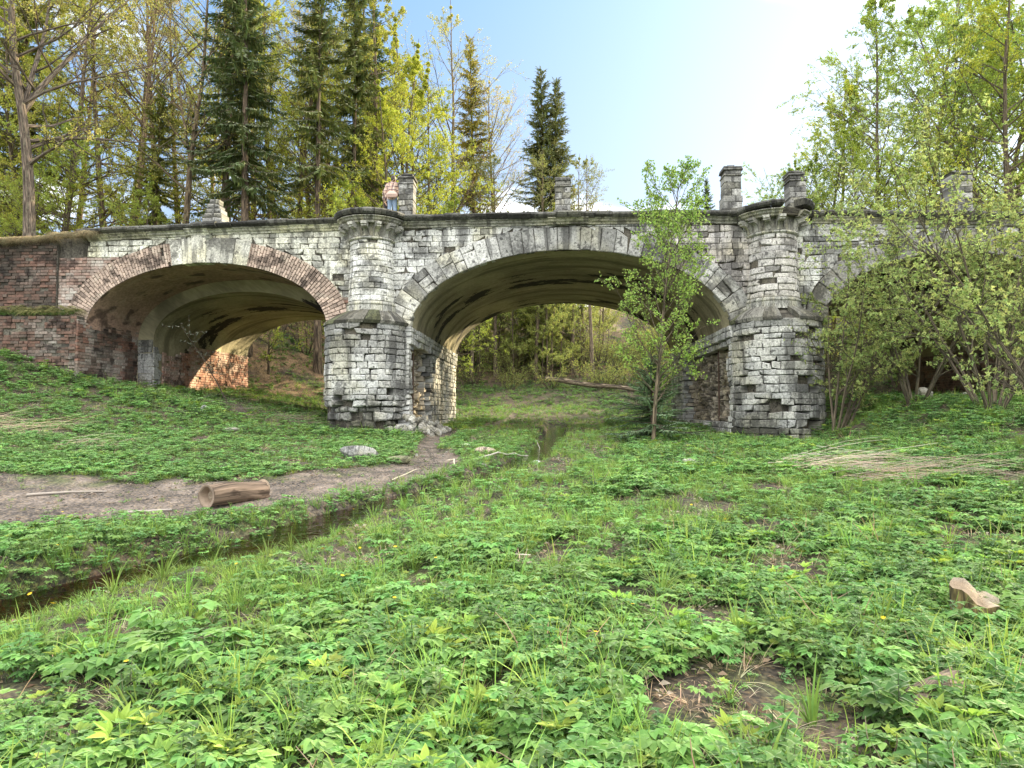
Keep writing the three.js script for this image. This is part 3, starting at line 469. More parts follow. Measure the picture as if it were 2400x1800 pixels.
// piers with rounded cutwaters, and the columns that stand on them
const bagPier = new Bag('pier_stone', M.stone, null), bagCol = new Bag('column_stone', M.stone, null), bagCap = new Bag('cornice_stone', M.stone, null), bagTop = new Bag('coping_stone', M.coping, null), bagPc = new Bag('pier_coping_stone', M.coping, null);
const darkTint = (R, k = 1) => { const v = lerp(0.10, 0.2, R()) * k; return [v, v * 0.98, v * 0.88]; };
const copeProf = [[-0.2, -0.19], [0.3, -0.19], [0.38, -0.13], [0.4, -0.07], [0.34, -0.01], [0.2, 0.02], [-0.2, 0.02]], cornProf = [[-0.1, -0.37], [0.05, -0.37], [0.07, -0.32], [0.14, -0.29], [0.17, -0.24], [0.24, -0.21], [0.24, -0.185], [-0.1, -0.185]];
const coping = sub('coping'), cornice = sub('cornice');
function column(cx, bx, r, br, seed, yb, broken) {
  const R = rng(seed), col = sub('column'), base = sub('pier_base'), cz = FZ;
  { // pier courses
    const rf = (v) => br + (seed === 61 ? 0 : v > 50 ? 0 : Math.max(0, 2.2 - v) * 0.02), map = cyl(bx, cz, rf), half = br * Math.PI * 0.52;
    for (let y = yb, row = 0; y < 4.3; row++) {
      const h = Math.min(lerp(0.17, 0.27, R()), 4.36 - y), ruin = seed === 61 ? 1 - smooth(1.3, 2.2, y) : 0.25 * (1 - smooth(1.0, 1.5, y)); let u = -half - R() * 0.3;
      while (u < half) {
        const w = lerp(0.24, 0.6, R()), u1 = u + w;
        if (R() > 0.07 + 0.14 * ruin) {
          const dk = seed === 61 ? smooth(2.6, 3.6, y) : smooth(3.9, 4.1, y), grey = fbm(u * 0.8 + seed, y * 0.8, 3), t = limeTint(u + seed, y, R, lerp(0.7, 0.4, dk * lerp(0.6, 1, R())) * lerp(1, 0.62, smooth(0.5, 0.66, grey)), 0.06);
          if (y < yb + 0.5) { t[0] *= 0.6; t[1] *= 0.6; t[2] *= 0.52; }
          const o = (R() - 0.5) * lerp(0.04, 0.12, ruin) - (seed === 61 && y < 1.5 ? 0.06 + 0.3 * R() * R() + (y < 1.1 ? 0.12 : 0) : 0);
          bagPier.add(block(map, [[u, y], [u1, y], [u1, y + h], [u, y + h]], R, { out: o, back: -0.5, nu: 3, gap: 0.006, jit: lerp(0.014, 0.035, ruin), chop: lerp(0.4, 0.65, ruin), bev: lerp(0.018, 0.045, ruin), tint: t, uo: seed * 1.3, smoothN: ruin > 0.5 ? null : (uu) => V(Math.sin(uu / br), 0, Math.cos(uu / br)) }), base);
        }
        u = u1;
      }
      y += h;
    }
    const g = new THREE.CylinderGeometry(br - 0.12, br - 0.42, 4.3 - yb + 0.4, 40, 1); g.translate(bx, (4.3 + yb - 0.4) / 2, cz); mesh('pier_core', g, M.mortar, base);
    // sloping, mossy shoulder between pier and column
    const place = (t, d, hh) => V(bx + Math.sin(t) * d + (cx - bx) * (hh - 4.36) / 0.45, hh, cz + Math.cos(t) * d), n = 9;
    for (let k = 0; k < n; k++) { const a = lerp(-1.68, 1.68, k / n), b = lerp(-1.68, 1.68, (k + 1) / n); if (seed !== 61 && R() < 0.22) continue; bagPc.add(sweep(place, [[r * 0.7, 4.3], [br + 0.03, 4.3], [br + 0.04, 4.4], [br * 0.86, 4.58], [r + 0.14, 4.78], [r * 0.7, 4.8]], a + 0.006, b - 0.006, 4, R, { tint: [[0.20, 0.19, 0.16], [0.15, 0.16, 0.09], [0.3, 0.29, 0.26]][Math.floor(R() * 3)], jit: 0.03, uo: k, us: 3 }), base); }
    const g2 = new THREE.CylinderGeometry(r * 0.9, br - 0.1, 0.5, 40, 1); g2.translate(bx, 4.52, cz); mesh('shoulder_core', g2, M.mortar, base);
  }
  { // shaft
    const rr = (v) => v > 50 ? r : r + 0.045 * smooth(6.6, 5.1, v), map = cyl(cx, cz, rr), half = r * Math.PI * 0.53;
    for (let y = 5.1; y < 7.1;) { const h = Math.min(lerp(0.17, 0.24, R()), 7.14 - y); if (h < 0.05) break; let u = -half - R() * 0.3;
      while (u < half) { const w = lerp(0.3, 0.66, R()), u1 = u + w; if (R() > (seed === 61 ? 0.01 : 0.05)) { const t = limeTint(u + seed, y, R, seed === 61 ? 1.0 : 0.8, seed === 61 ? 0.03 : 0.1); if (seed !== 61) { t[1] *= 0.96; t[2] *= 0.95; }
        bagCol.add(block(map, [[u, y], [u1, y], [u1, y + h], [u, y + h]], R, { out: (R() - 0.5) * (seed === 61 ? 0.018 : 0.05), back: -0.3, nu: 4, gap: 0.006, bev: 0.02, jit: 0.008, chop: seed === 61 ? 0.16 : 0.35, tint: t, uo: seed * 2.1, smoothN: (uu) => V(Math.sin(uu / r), 0, Math.cos(uu / r)) }), col); } u = u1; }
      y += h; }
    const g = new THREE.CylinderGeometry(r - 0.05, r - 0.03, 3.0, 40, 1); g.translate(cx, 6.2, cz); mesh('column_core', g, M.mortar, col);
    const ring = (name, prof, tint, n = 7) => { const pl = (t, d, hh) => V(cx + Math.sin(t) * d, hh, cz + Math.cos(t) * d); for (let k = 0; k < n; k++) mesh(name, sweep(pl, prof, lerp(-1.66, 1.66, k / n) + 0.004, lerp(-1.66, 1.66, (k + 1) / n) - 0.004, 4, R, { tint: shade(tint, R, 0.75, 1.05), uo: k * 1.7 + seed, us: 4 }), M.stone, col); };
    ring('astragal', [[r - 0.2, 7.12], [r + 0.03, 7.12], [r + 0.07, 7.15], [r + 0.07, 7.18], [r + 0.03, 7.215], [r - 0.2, 7.215]], [0.8, 0.79, 0.72]);
    ring('capital_stone', [[r - 0.25, 7.216], [r - 0.02, 7.216], [r - 0.02, 7.4], [r + 0.0, 7.55], [r + 0.04, 7.68], [r - 0.25, 7.68]], [0.5, 0.48, 0.43], 8);
    ring('base_moulding', [[r - 0.2, 4.96], [r + 0.08, 4.96], [r + 0.11, 5.0], [r + 0.1, 5.05], [r + 0.05, 5.09], [r - 0.2, 5.09]], [0.75, 0.74, 0.68]);
    ring('column_plinth', [[r - 0.2, 4.72], [r + 0.12, 4.72], [r + 0.1, 4.955], [r - 0.2, 4.955]], [0.72, 0.71, 0.66]);
    const yt = ytop(cx);
    for (let k = 0; k < 7; k++) { // scrolled brackets
      const t = lerp(-1.36, 1.36, k / 6), ct = Math.cos(t), st = Math.sin(t); if (broken && (k === 4)) continue;
      const pl = (u, d, hh) => V(cx + st * d + ct * u, hh, cz + ct * d - st * u);
      const g = sweep(pl, [[r - 0.06, 7.22], [r + 0.05, 7.22], [r + 0.06, 7.36], [r + 0.11, 7.43], [r + 0.24, 7.46], [r + 0.33, 7.48], [r + 0.33, 7.53], [r + 0.38, 7.54], [r + 0.38, yt - 0.365], [r - 0.06, yt - 0.365]], -0.095, 0.095, 1, R, { tint: shade([0.72, 0.7, 0.64], R, 0.8, 1.1), uo: k * 3, us: 4 }); mesh('bracket', g, M.stone, col);
    }
    // round balcony: cornice, dark coping, floor
    const R1 = r + 0.2, pl = (t, d, hh) => V(cx + Math.sin(t) * (R1 + d), yt + hh, cz + Math.cos(t) * (R1 + d)), n = 10, gap = (a) => broken && a > -0.12 && a < 0.62;
    for (let k = 0; k < n; k++) { const a = lerp(-1.6, 1.6, k / n), b = lerp(-1.6, 1.6, (k + 1) / n), m = (a + b) / 2; if (!(broken && m > 0.1 && m < 0.5)) bagCap.add(sweep(pl, cornProf, a + 0.004, b - 0.004, 3, R, { tint: shade([0.7, 0.68, 0.6], R, 0.7, 1.1), uo: k * 1.3, us: 4 }), cornice);
      if (!gap(m)) bagTop.add(sweep((t, d, hh) => pl(t, d * 0.8 + 0.03, hh + (broken ? (m < 0 ? 0.05 * (t + 1.6) : 0.16) : 0.04) + (R() - 0.5) * 0.006), copeProf, a + 0.003, b - 0.003, 4, R, { tint: darkTint(R), jit: 0.02, uo: k * 2, us: 4 }), coping); }
    const sh = new THREE.CylinderGeometry(R1 + 0.1, R1, 0.2, 40); sh.translate(cx, yt - 0.24, cz - 0.0); mesh('balcony_floor', sh, M.mortar, col);
  }
}
column(-6.0, -6.15, 0.72, 1.37, 61, 0.55, false);
column(7.2, 7.28, 0.75, 1.42, 62, 0.3, true);
bagPier.flush(); bagCol.flush(); bagPc.flush();
{ // straight cornice and coping
  const R = rng(71), hit = (x) => Math.abs(x + 6.0) < 0.98 || Math.abs(x - 7.2) < 1.0, pl = (u, d, h) => V(u, ytop(u) + h, FZ + d);
  for (let x = -15.9; x < 22;) { const w = lerp(0.5, 0.85, R()), b = x + w; if (!hit((x + b) / 2)) { const bump = [-11.85, 0.4, 13.05].some((c) => Math.abs((x + b) / 2 - c) < 0.5) ? 0.09 : 0, dy = (R() - 0.5) * 0.015; const leftW = x < -7; bagCap.add(sweep((u, d, h) => pl(u, d + (d > 0 ? bump : 0), h + dy), cornProf, x + 0.003, b - 0.003, 1, R, { tint: shade(leftW ? [0.9, 0.87, 0.76] : [0.62, 0.6, 0.54], R, 0.7, 1.1) }), cornice); } x = b; }
  for (let x = -16.1; x < 22;) { const w = lerp(0.45, 0.9, R()), b = x + w; if (!hit((x + b) / 2)) { const bump = [-11.85, 0.4, 13.05].some((c) => Math.abs((x + b) / 2 - c) < 0.55) ? 0.1 : 0, dy = (R() - 0.5) * 0.03, dd = (R() - 0.5) * 0.04; bagTop.add(sweep((u, d, h) => pl(u, d + dd + (d > 0 ? bump : 0), h + dy), copeProf, x + 0.004, b - 0.004, 2, R, { tint: darkTint(R), jit: 0.03 }), coping); } x = b; }
  bagCap.flush(); bagTop.flush();
  const dg = new THREE.PlaneGeometry(70, 10.6, 70, 6); dg.rotateX(-Math.PI / 2); dg.translate(0, 0, (FZ + BZ) / 2); const p = dg.attributes.position, col = []; for (let k = 0; k < p.count; k++) { p.setY(k, ytop(clamp(p.getX(k), -22, 22)) - 0.06 + 0.06 * noise2(p.getX(k), p.getZ(k))); col.push(0.2, 0.22, 0.1); } dg.setAttribute('color', new THREE.Float32BufferAttribute(col, 3)); dg.computeVertexNormals(); mesh('roadway', dg, M.soil, bridge);
}
{ // pedestals of the lost parapet
  const R = rng(81);
  const boxAt = (x0, x1, y0, y1, z0, z1, tint, name, part, b = 0.02) => { const g = block((u, v, d) => V(u, v, d), [[x0, y0], [x1, y0], [x1, y1], [x0, y1]], R, { out: z1, back: z0, bev: b, jit: 0.012, chop: 0.15, tilt: 0.01, tint, uo: R() * 7, vo: R() * 3 }); return mesh(name, g, M.stone, part); };
  const gt = (k = 1) => { const v = lerp(0.26, 0.5, R()) * k; return [v, v * 0.98, v * 0.94]; };
  for (const [x, z, y1, w, style, dy] of [[-4.92, -23, 9.67, 0.5, 1, 0], [0.41, -22.75, 9.38, 0.5, 0, 0], [5.97, -22.75, 9.63, 0.54, 2, 0], [8.5, -24, 9.84, 0.56, 3, 0.35], [13.28, -22.9, 9.36, 0.66, 0, 0], [-11.53, -22.75, 9.13, 0.6, 4, 0]]) {
    const part = sub('pedestal'), y0 = ytop(x) - 0.05, h = w / 2, core = (a, b, s) => boxAt(x - h * s, x + h * s, a, b, z - h * s, z + h * s, [0.2, 0.19, 0.17], 'pedestal_core', part);
    if (style === 4) { // crumbled stump of a pedestal
      boxAt(x - 0.42, x + 0.42, y0, y0 + 0.12, z - 0.4, z + 0.4, gt(0.8), 'plinth', part);
      for (let k = 0, y = y0 + 0.12; k < 5; k++) { const s = 0.36 - k * 0.045, hh = 0.17; for (const sx of [-1, 1]) boxAt(x + (sx < 0 ? -s + (R() - 0.5) * 0.1 : 0.01), x + (sx < 0 ? -0.01 : s * (1 - k * 0.05)), y, y + hh, z - s, z + s * lerp(0.7, 1, R()), gt(0.9), 'pedestal_stone', part, 0.05); y += hh; }
      continue;
    }
    core(y0 + 0.04, y1 - 0.1, 0.9);
    boxAt(x - h * 1.25, x + h * 1.25, y0, y0 + 0.17, z - h * 1.25, z + h * 1.25, gt(0.55), 'plinth', part);
    const capY = y1 - 0.42, rows = Math.max(2, Math.round((capY - y0 - 0.17) / 0.2)), rh = (capY - y0 - 0.17) / rows;
    for (let k = 0; k < rows; k++) { const y = y0 + 0.17 + k * rh, m = k % 2 ? 0.12 : -0.08, s = style === 2 && k < 2 ? 1.12 : 1; boxAt(x - h * s, x + m * w, y + 0.003, y + rh - 0.003, z - h * s, z + h * s, gt(1.1), 'pedestal_stone', part); boxAt(x + m * w + 0.006, x + h * s, y + 0.003, y + rh - 0.003, z - h * s, z + h * s, gt(1.1), 'pedestal_stone', part); }
    boxAt(x - h * 1.12, x + h * 1.12, capY, capY + 0.05, z - h * 1.12, z + h * 1.12, gt(0.8), 'cap_moulding', part, 0.012);
    boxAt(x - h * 0.98, x + h * (style === 3 ? 0.5 : 0.98), capY + 0.052, capY + 0.19, z - h, z + h, gt(0.9), 'cap_frieze', part);
    if (style !== 0) { boxAt(x - h * 1.15, x + h * (style === 3 ? 0.7 : 1.2), capY + 0.192, capY + 0.25, z - h * 1.2, z + h * 1.2, gt(0.6), 'cap_moulding', part, 0.02); boxAt(x - h * (style === 1 ? 0.6 : 1.1), x + h * (style === 3 ? 0.5 : style === 1 ? 0.9 : 1.15), capY + 0.252, capY + 0.33, z - h * 1.1, z + h * 1.1, gt(0.45), 'cap_slab', part, 0.03); boxAt(x - h * 0.45, x + h * 0.4, capY + 0.332, y1, z - h * 0.5, z + h * 0.4, gt(0.4), 'top_block', part, 0.03); }
    else boxAt(x - h * 1.05, x + h * 1.05, capY + 0.192, y1 - 0.1, z - h * 1.1, z + h * 1.1, gt(0.6), 'cap_slab', part, 0.03);
  }
}
// ───────────── foliage: leaves, branches, trees ─────────────
const tmpA = V(0, 0, 0), tmpB = V(0, 0, 0);
MB.prototype.tri3 = function (a, b, c, col) { const n = tmpA.copy(b).sub(a).cross(tmpB.copy(c).sub(a)).normalize(); const i = this.v(a, n, 0, 0, col); this.v(b, n, 1, 0, col); this.v(c, n, 0, 1, col); this.tri(i, i + 1, i + 2); };
const rdir = (R) => { const t = R() * Math.PI * 2, y = R() * 2 - 1, s = Math.sqrt(1 - y * y); return V(Math.cos(t) * s, y, Math.sin(t) * s); };
// a leaf: base p, along d, flat side up; folded a little along the midrib. detail 0: two faces, 1: four, 2: eight with a toothed margin
function leaf(mb, p, d, up, len, wid, col, fold = 0.25, droop = 0.1, detail = 1) {
  const s = d.clone().cross(up).normalize(), u = s.clone().cross(d).normalize();
  const at = (t, w, h) => p.clone().addScaledVector(d, t * len).addScaledVector(s, w * wid).addScaledVector(u, h * len);
  if (detail === 0) { const a = p, b = at(0.45, 0.5, 0), c = at(1, 0, -droop), e = at(0.45, -0.5, 0); const n = u.clone(); const i = mb.v(a, n, 0, 0, col); mb.v(b, n, 1, 0, col); mb.v(c, n, 1, 1, col); mb.v(e, n, 0, 1, col); mb.tri(i, i + 1, i + 2); mb.tri(i, i + 2, i + 3); return; }
  if (detail === 1) { const L = at(0.42, -0.5, fold * 0.5), Rr = at(0.42, 0.5, fold * 0.5), m = at(0.42, 0, 0), t = at(1, 0, -droop); mb.tri3(p, Rr, m, col); mb.tri3(p, m, L, col); mb.tri3(m, Rr, t, col); mb.tri3(L, m, t, col); return; }
  const M1 = at(0.3, 0, 0.02), M2 = at(0.65, 0, -droop * 0.4), t = at(1, 0, -droop), k = fold * 0.4;
  for (const q of [1, -1]) { const a = at(0.22, 0.42 * q, k), b = at(0.42, 0.5 * q, k), c = at(0.68, 0.33 * q, k * 0.6 - droop * 0.4), f = (x, y, z) => (q > 0 ? mb.tri3(x, y, z, col) : mb.tri3(x, z, y, col)); f(p, a, M1); f(M1, a, b); f(M1, b, M2); f(M2, b, c); f(M2, c, t); }
}
const jitterCol = (c, R, k = 0.25) => { const f = 1 + (R() - 0.5) * 2 * k, g = 1 + (R() - 0.5) * k; return [c[0] * f * g, c[1] * f, c[2] * f]; };
function bend(R, p, dir, len, n, wob, grav) { // a wandering line
  const pts = [p.clone()], d = dir.clone().normalize(); for (let k = 0; k < n; k++) { d.addScaledVector(rdir(R), wob).add(V(0, grav, 0)).normalize(); pts.push(pts[k].clone().addScaledVector(d, len / n)); } return pts;
}
// broad-leaved tree standing at the origin: { wood, leaves }
function broadleaf(seed, o) {
  const R = rng(seed), W = new MB(), Lf = new MB(), { h = 20, r = 0.25, lean = 0.02, first = 0.3, nb = 26, spread = 0.3, rise = 0.55, leaves = 4, size = 0.1, bark = [0.5, 0.45, 0.38], col = [0.2, 0.3, 0.05], depth = 3, wob = 0.1, grav = 0.02, droop = 0, fork = 0, sides = 8, detail = 0, tw = 0.012, shape = (t) => Math.sin(Math.PI * Math.min(1, 0.25 + 0.8 * t)), lowLeaves = 1 } = o;
  const leafAt = (p, n, frac) => { for (let q = 0; q < n; q++) { const a = p.clone().addScaledVector(rdir(R), size * 1.3 * R()); const d = rdir(R); d.y -= 0.25; leaf(Lf, a, d.normalize(), rdir(R), size * lerp(0.6, 1.2, R()), size * 0.75, jitterCol(col, R, 0.3), 0.2, 0.1, detail); } };
  const grow = (p, dir, len, rad, lev) => {
    const n = lev === 1 ? 6 : lev === 2 ? 4 : 3, pts = bend(R, p, dir, len, n, wob * (lev === 1 ? 1 : 1.5), lev === 1 ? grav : grav - droop), rr = pts.map((_, k) => Math.max(0.004, rad * (1 - 0.85 * k / n)));
    W.tube(pts, rr, lev === 1 ? 5 : 3, bark.map((c) => c * lerp(1, 0.8, lev / 3)), false);
    if (lev >= depth) { for (let k = 1; k <= n; k++) { const c = Math.floor(leaves + R()); leafAt(pts[k], c); } return; }
    const kids = lev === 1 ? Math.round(lerp(5, 9, R())) : Math.round(lerp(3, 5, R()));
    for (let k = 0; k < kids; k++) { const f = lerp(0.25, 1, (k + R()) / kids), i = Math.min(n - 1, Math.floor(f * n)), q = pts[i].clone().lerp(pts[i + 1], f * n - i), d = pts[i + 1].clone().sub(pts[i]).normalize().addScaledVector(rdir(R), 0.85).normalize(); grow(q, d, len * lerp(0.28, 0.5, R()) * (1.15 - 0.5 * f), Math.max(0.005, rr[i] * 0.6), lev + 1); }
  };
  const N = 16, tr = bend(R, V(0, -0.4, 0), V(lean, 1, lean * 0.3), h + 0.4, N, wob * 0.35, 0.05), rt = tr.map((_, k) => Math.max(0.012, r * (1 - 0.93 * (k / N) ** 0.9) * (k === 0 ? 1.35 : 1)));
  W.tube(tr, rt, sides, bark, false);
  for (let k = 0; k < nb; k++) { const f = lerp(first, 0.985, (k + 0.7 * R()) / nb), i = Math.min(N - 1, Math.floor(f * N)), q = tr[i].clone().lerp(tr[i + 1], f * N - i), a = R() * Math.PI * 2, tt = (f - first) / (1 - first), d = V(Math.cos(a), lerp(rise * 0.6, rise * 1.7, f), Math.sin(a)).normalize(); grow(q, d, h * spread * shape(tt) * lerp(0.7, 1.2, R()), Math.max(tw, rt[i] * 0.42), 1); }
  if (fork) for (let k = 0; k < fork; k++) { const i = Math.floor(N * lerp(0.4, 0.55, R())), a = R() * 6.28; const pts = bend(R, tr[i], V(Math.cos(a) * 0.5, 1, Math.sin(a) * 0.5), h * 0.45, 8, wob * 0.6, 0.04), rr = pts.map((_, j) => Math.max(0.012, rt[i] * 0.75 * (1 - 0.9 * j / 8))); W.tube(pts, rr, 6, bark, false); for (let b = 0; b < 9; b++) { const j = 1 + Math.floor(b * 7 / 9), aa = R() * 6.28; grow(pts[j], V(Math.cos(aa), rise, Math.sin(aa)).normalize(), h * spread * 0.6 * lerp(0.6, 1.1, R()), Math.max(tw, rr[j] * 0.5), 1); } }
  return { wood: W.geo(), leaves: Lf.geo() };
}
// spruce standing at the origin
function spruce(seed, o) {
  const R = rng(seed), W = new MB(), Lf = new MB(), { h = 24, r = 0.24, first = 0.3, reach = 2.6, step = 0.42, thin = 0, col = [0.11, 0.15, 0.05], bark = [0.42, 0.36, 0.30], dead = 0.1, lean = 0.01, per = 5, curtain = 1, nw = 1, gapS = 0.105, sl = 1 } = o;
  const N = 12, tr = bend(R, V(0, -0.4, 0), V(lean, 1, 0), h + 0.4, N, 0.02, 0.05), rt = tr.map((_, k) => Math.max(0.012, r * (1 - 0.94 * k / N) * (k === 0 ? 1.3 : 1))); W.tube(tr, rt, 8, bark, false);
  const onTrunk = (y) => { const f = clamp(y / h) * N, i = Math.min(N - 1, Math.floor(f)); return tr[i].clone().lerp(tr[i + 1], f - i); };
  for (let y = h * dead; y < h * 0.995; y += step * lerp(0.7, 1.2, R()) * lerp(1, 0.5, y / h)) {
    const t = clamp((y - h * first) / (h * (1 - first))), bare = y < h * first, cone = Math.pow(1 - t, 0.75) * 0.95 + 0.05;
    for (let b = 0; b < per; b++) {
      if (R() < (bare ? 0.55 : thin)) continue;
      const a = R() * Math.PI * 2, L = reach * cone * lerp(0.55, 1.15, R()) * (bare ? 0.5 : 1), p = onTrunk(y + (R() - 0.5) * step), n = Math.max(2, Math.round(L / 0.45)), pts = [p]; let d = V(Math.cos(a), lerp(-0.2, 0.55, t) + (R() - 0.5) * 0.5, Math.sin(a)).normalize();
      for (let k = 0; k < n; k++) { d.y += k < n * 0.5 ? -0.10 : 0.13; d.normalize(); pts.push(pts[k].clone().addScaledVector(d, L / n)); }
      W.tube(pts, pts.map((_, k) => Math.max(0.006, 0.035 * (1 - 0.8 * k / n) * (L / reach + 0.2))), 3, bark.map((c) => c * 0.75), false);
      if (bare) continue;
      const sprays = Math.round(L / gapS);
      for (let k = 1; k <= sprays; k++) {
        const f = (k / sprays) * n, i = Math.min(n - 1, Math.floor(f)), q = pts[i].clone().lerp(pts[i + 1], f - i), ax = pts[i + 1].clone().sub(pts[i]).normalize(), side = V(-ax.z, 0, ax.x).normalize(), c = jitterCol(col, R, 0.35), w = (1 - 0.6 * k / sprays);
        for (const s of [1, -1]) { const ln = sl * lerp(0.22, 0.55, R()) * (0.45 + w * 0.7) * Math.min(1, L / 1.2 + 0.25); const dd = side.clone().multiplyScalar(s * lerp(0.5, 1, R())).addScaledVector(ax, 0.7).add(V(0, -0.35 * curtain * R() - 0.05, 0)).normalize(); leaf(Lf, q, dd, V((R() - 0.5) * 1.6, 1, (R() - 0.5) * 1.6), ln, 0.11 * nw, c, 0.1, 0.18, 0); }
        if (R() < 0.95 * curtain) leaf(Lf, q, V((R() - 0.5) * 0.4, -1, (R() - 0.5) * 0.4).normalize(), ax, sl * lerp(0.25, 0.6, R()) * (0.5 + w * 0.6), 0.09 * nw, c, 0.1, 0.05, 0);
      }
      leaf(Lf, pts[n], d, V(0, 1, 0), 0.3 * sl, 0.1 * nw, jitterCol(col, R, 0.3), 0.1, 0.1, 0);
    }
  }
  return { wood: W.geo(), leaves: Lf.geo() };
}
function tree(proto, x, z, s, turn, name, label, category, group, mats = [M.bark, M.leaf], sy = s) {
  const t = thing(name, label, category, [x, H0(x, z) - 0.05, z], group); t.rotation.y = turn; t.scale.set(s, sy, s);
  mesh('trunk', proto.wood, mats[0], t); mesh('crown', proto.leaves, mats[1], t); return t;
}
const NEED = [M.bark, M.needle];
const K = {
  olive: broadleaf(118, { h: 22, r: 0.22, first: 0.14, nb: 46, spread: 0.2, rise: 0.35, leaves: 7, size: 0.09, col: [0.38, 0.39, 0.06], bark: [0.42, 0.36, 0.28], wob: 0.14, droop: 0.05, shape: (t) => 1.05 - 0.85 * t }),
  oak: broadleaf(101, { h: 22, r: 0.34, first: 0.32, nb: 22, spread: 0.3, rise: 0.5, wob: 0.2, leaves: 4, size: 0.09, col: [0.38, 0.36, 0.08], bark: [0.5, 0.46, 0.42], fork: 2, lean: 0.12 }),
  bareA: broadleaf(102, { h: 24, r: 0.26, first: 0.38, nb: 34, spread: 0.24, rise: 0.95, leaves: 2.8, size: 0.08, col: [0.5, 0.43, 0.17], bark: [0.62, 0.5, 0.38], wob: 0.12 }),
  bareB: broadleaf(103, { h: 24, r: 0.24, first: 0.3, nb: 36, spread: 0.26, rise: 0.8, leaves: 3.0, size: 0.08, col: [0.45, 0.44, 0.1], bark: [0.55, 0.48, 0.36], wob: 0.14, fork: 1 }),
  greenA: broadleaf(104, { h: 20, r: 0.2, first: 0.12, nb: 44, spread: 0.24, rise: 0.6, leaves: 7, size: 0.09, col: [0.42, 0.46, 0.05], bark: [0.4, 0.36, 0.28], wob: 0.14 }),
  greenB: broadleaf(105, { h: 16, r: 0.16, first: 0.1, nb: 42, spread: 0.28, rise: 0.55, leaves: 5, size: 0.095, col: [0.34, 0.42, 0.06], bark: [0.42, 0.38, 0.3], wob: 0.16, fork: 1 }),
  birchA: broadleaf(106, { h: 18, r: 0.17, first: 0.16, nb: 50, spread: 0.26, rise: 0.75, leaves: 8, size: 0.075, col: [0.35, 0.44, 0.065], bark: [0.55, 0.53, 0.48], droop: 0.12, wob: 0.12 }),
  birchB: broadleaf(107, { h: 16, r: 0.15, first: 0.14, nb: 46, spread: 0.3, rise: 0.6, leaves: 8, size: 0.075, col: [0.31, 0.42, 0.075], bark: [0.5, 0.47, 0.42], droop: 0.06, wob: 0.16, fork: 2 }),
  thinA: broadleaf(108, { h: 13, r: 0.085, first: 0.22, nb: 26, spread: 0.17, rise: 0.9, leaves: 3.6, size: 0.09, col: [0.38, 0.41, 0.1], bark: [0.42, 0.38, 0.3], sides: 6 }),
  thinB: broadleaf(109, { h: 11, r: 0.07, first: 0.12, nb: 28, spread: 0.22, rise: 0.7, leaves: 4, size: 0.09, col: [0.35, 0.4, 0.1], bark: [0.38, 0.34, 0.28], sides: 6, wob: 0.18 }),
  pole: broadleaf(110, { h: 20, r: 0.2, first: 0.55, nb: 22, spread: 0.16, rise: 0.8, leaves: 1.6, size: 0.1, col: [0.26, 0.28, 0.08], bark: [0.52, 0.46, 0.40] }),
  spA: spruce(111, { h: 26, first: 0.34, reach: 3.0, thin: 0.34, dead: 0.22, r: 0.27 }),
  spB: spruce(112, { h: 26, first: 0.42, reach: 2.5, thin: 0.38, dead: 0.3, col: [0.13, 0.16, 0.045], r: 0.23 }),
  spC: spruce(113, { h: 24, first: 0.16, reach: 3.0, thin: 0.08, dead: 0.1, col: [0.075, 0.115, 0.038], r: 0.24 }),
  spD: spruce(114, { h: 22, first: 0.1, reach: 4.4, thin: 0.12, dead: 0.05, col: [0.24, 0.26, 0.055], r: 0.3, curtain: 0.8 }),
  spE: spruce(115, { h: 24, first: 0.3, reach: 2.4, thin: 0.25, dead: 0.2, col: [0.30, 0.28, 0.06], r: 0.22 }),
};
// shrubs of several stems from one stool
function shrub(seed, o) {
  const R = rng(seed), W = new MB(), Lf = new MB(), { h = 2.5, stems = 9, out = 0.45, col = [0.19, 0.27, 0.05], bark = [0.36, 0.32, 0.26], leaves = 2, size = 0.07, r = 0.022, wob = 0.14, detail = 0, twigs = 6 } = o;
  for (let s = 0; s < stems; s++) {
    const a = R() * 6.28, pts = bend(R, V(0.12 * Math.cos(a), -0.1, 0.12 * Math.sin(a)), V(Math.cos(a) * out, 1, Math.sin(a) * out), h * lerp(0.7, 1.1, R()), 7, wob, 0.02), rr = pts.map((_, k) => Math.max(0.004, r * (1 - 0.85 * k / 7))); W.tube(pts, rr, 4, bark, false);
    for (let b = 0; b < twigs; b++) { const i = 2 + Math.floor(R() * 5), tp = bend(R, pts[i], pts[Math.min(7, i + 1)].clone().sub(pts[i]).normalize().addScaledVector(rdir(R), 0.9), h * lerp(0.15, 0.35, R()), 4, 0.2, 0.01); W.tube(tp, tp.map((_, k) => 0.008 * (1 - 0.6 * k / 4)), 3, bark, false); for (let k = 1; k <= 4; k++) for (let q = 0; q < leaves; q++) leaf(Lf, tp[k].clone().addScaledVector(rdir(R), size * 0.5), rdir(R), rdir(R), size * lerp(0.6, 1.2, R()), size * 0.6, jitterCol(col, R, 0.3), 0.2, 0.1, detail); }
  }
  return { wood: W.geo(), leaves: Lf.geo() };
}
K.lone = spruce(116, { h: 24, first: 0.06, reach: 3.9, thin: 0.14, dead: 0.03, step: 0.4, col: [0.15, 0.17, 0.055], r: 0.24 });
K.hazel = shrub(121, { h: 4.2, stems: 12, leaves: 2, col: [0.37, 0.4, 0.1], size: 0.09, r: 0.03 }); K.bramble = shrub(122, { h: 2.2, stems: 14, out: 0.8, leaves: 3, col: [0.36, 0.41, 0.1], size: 0.08 });
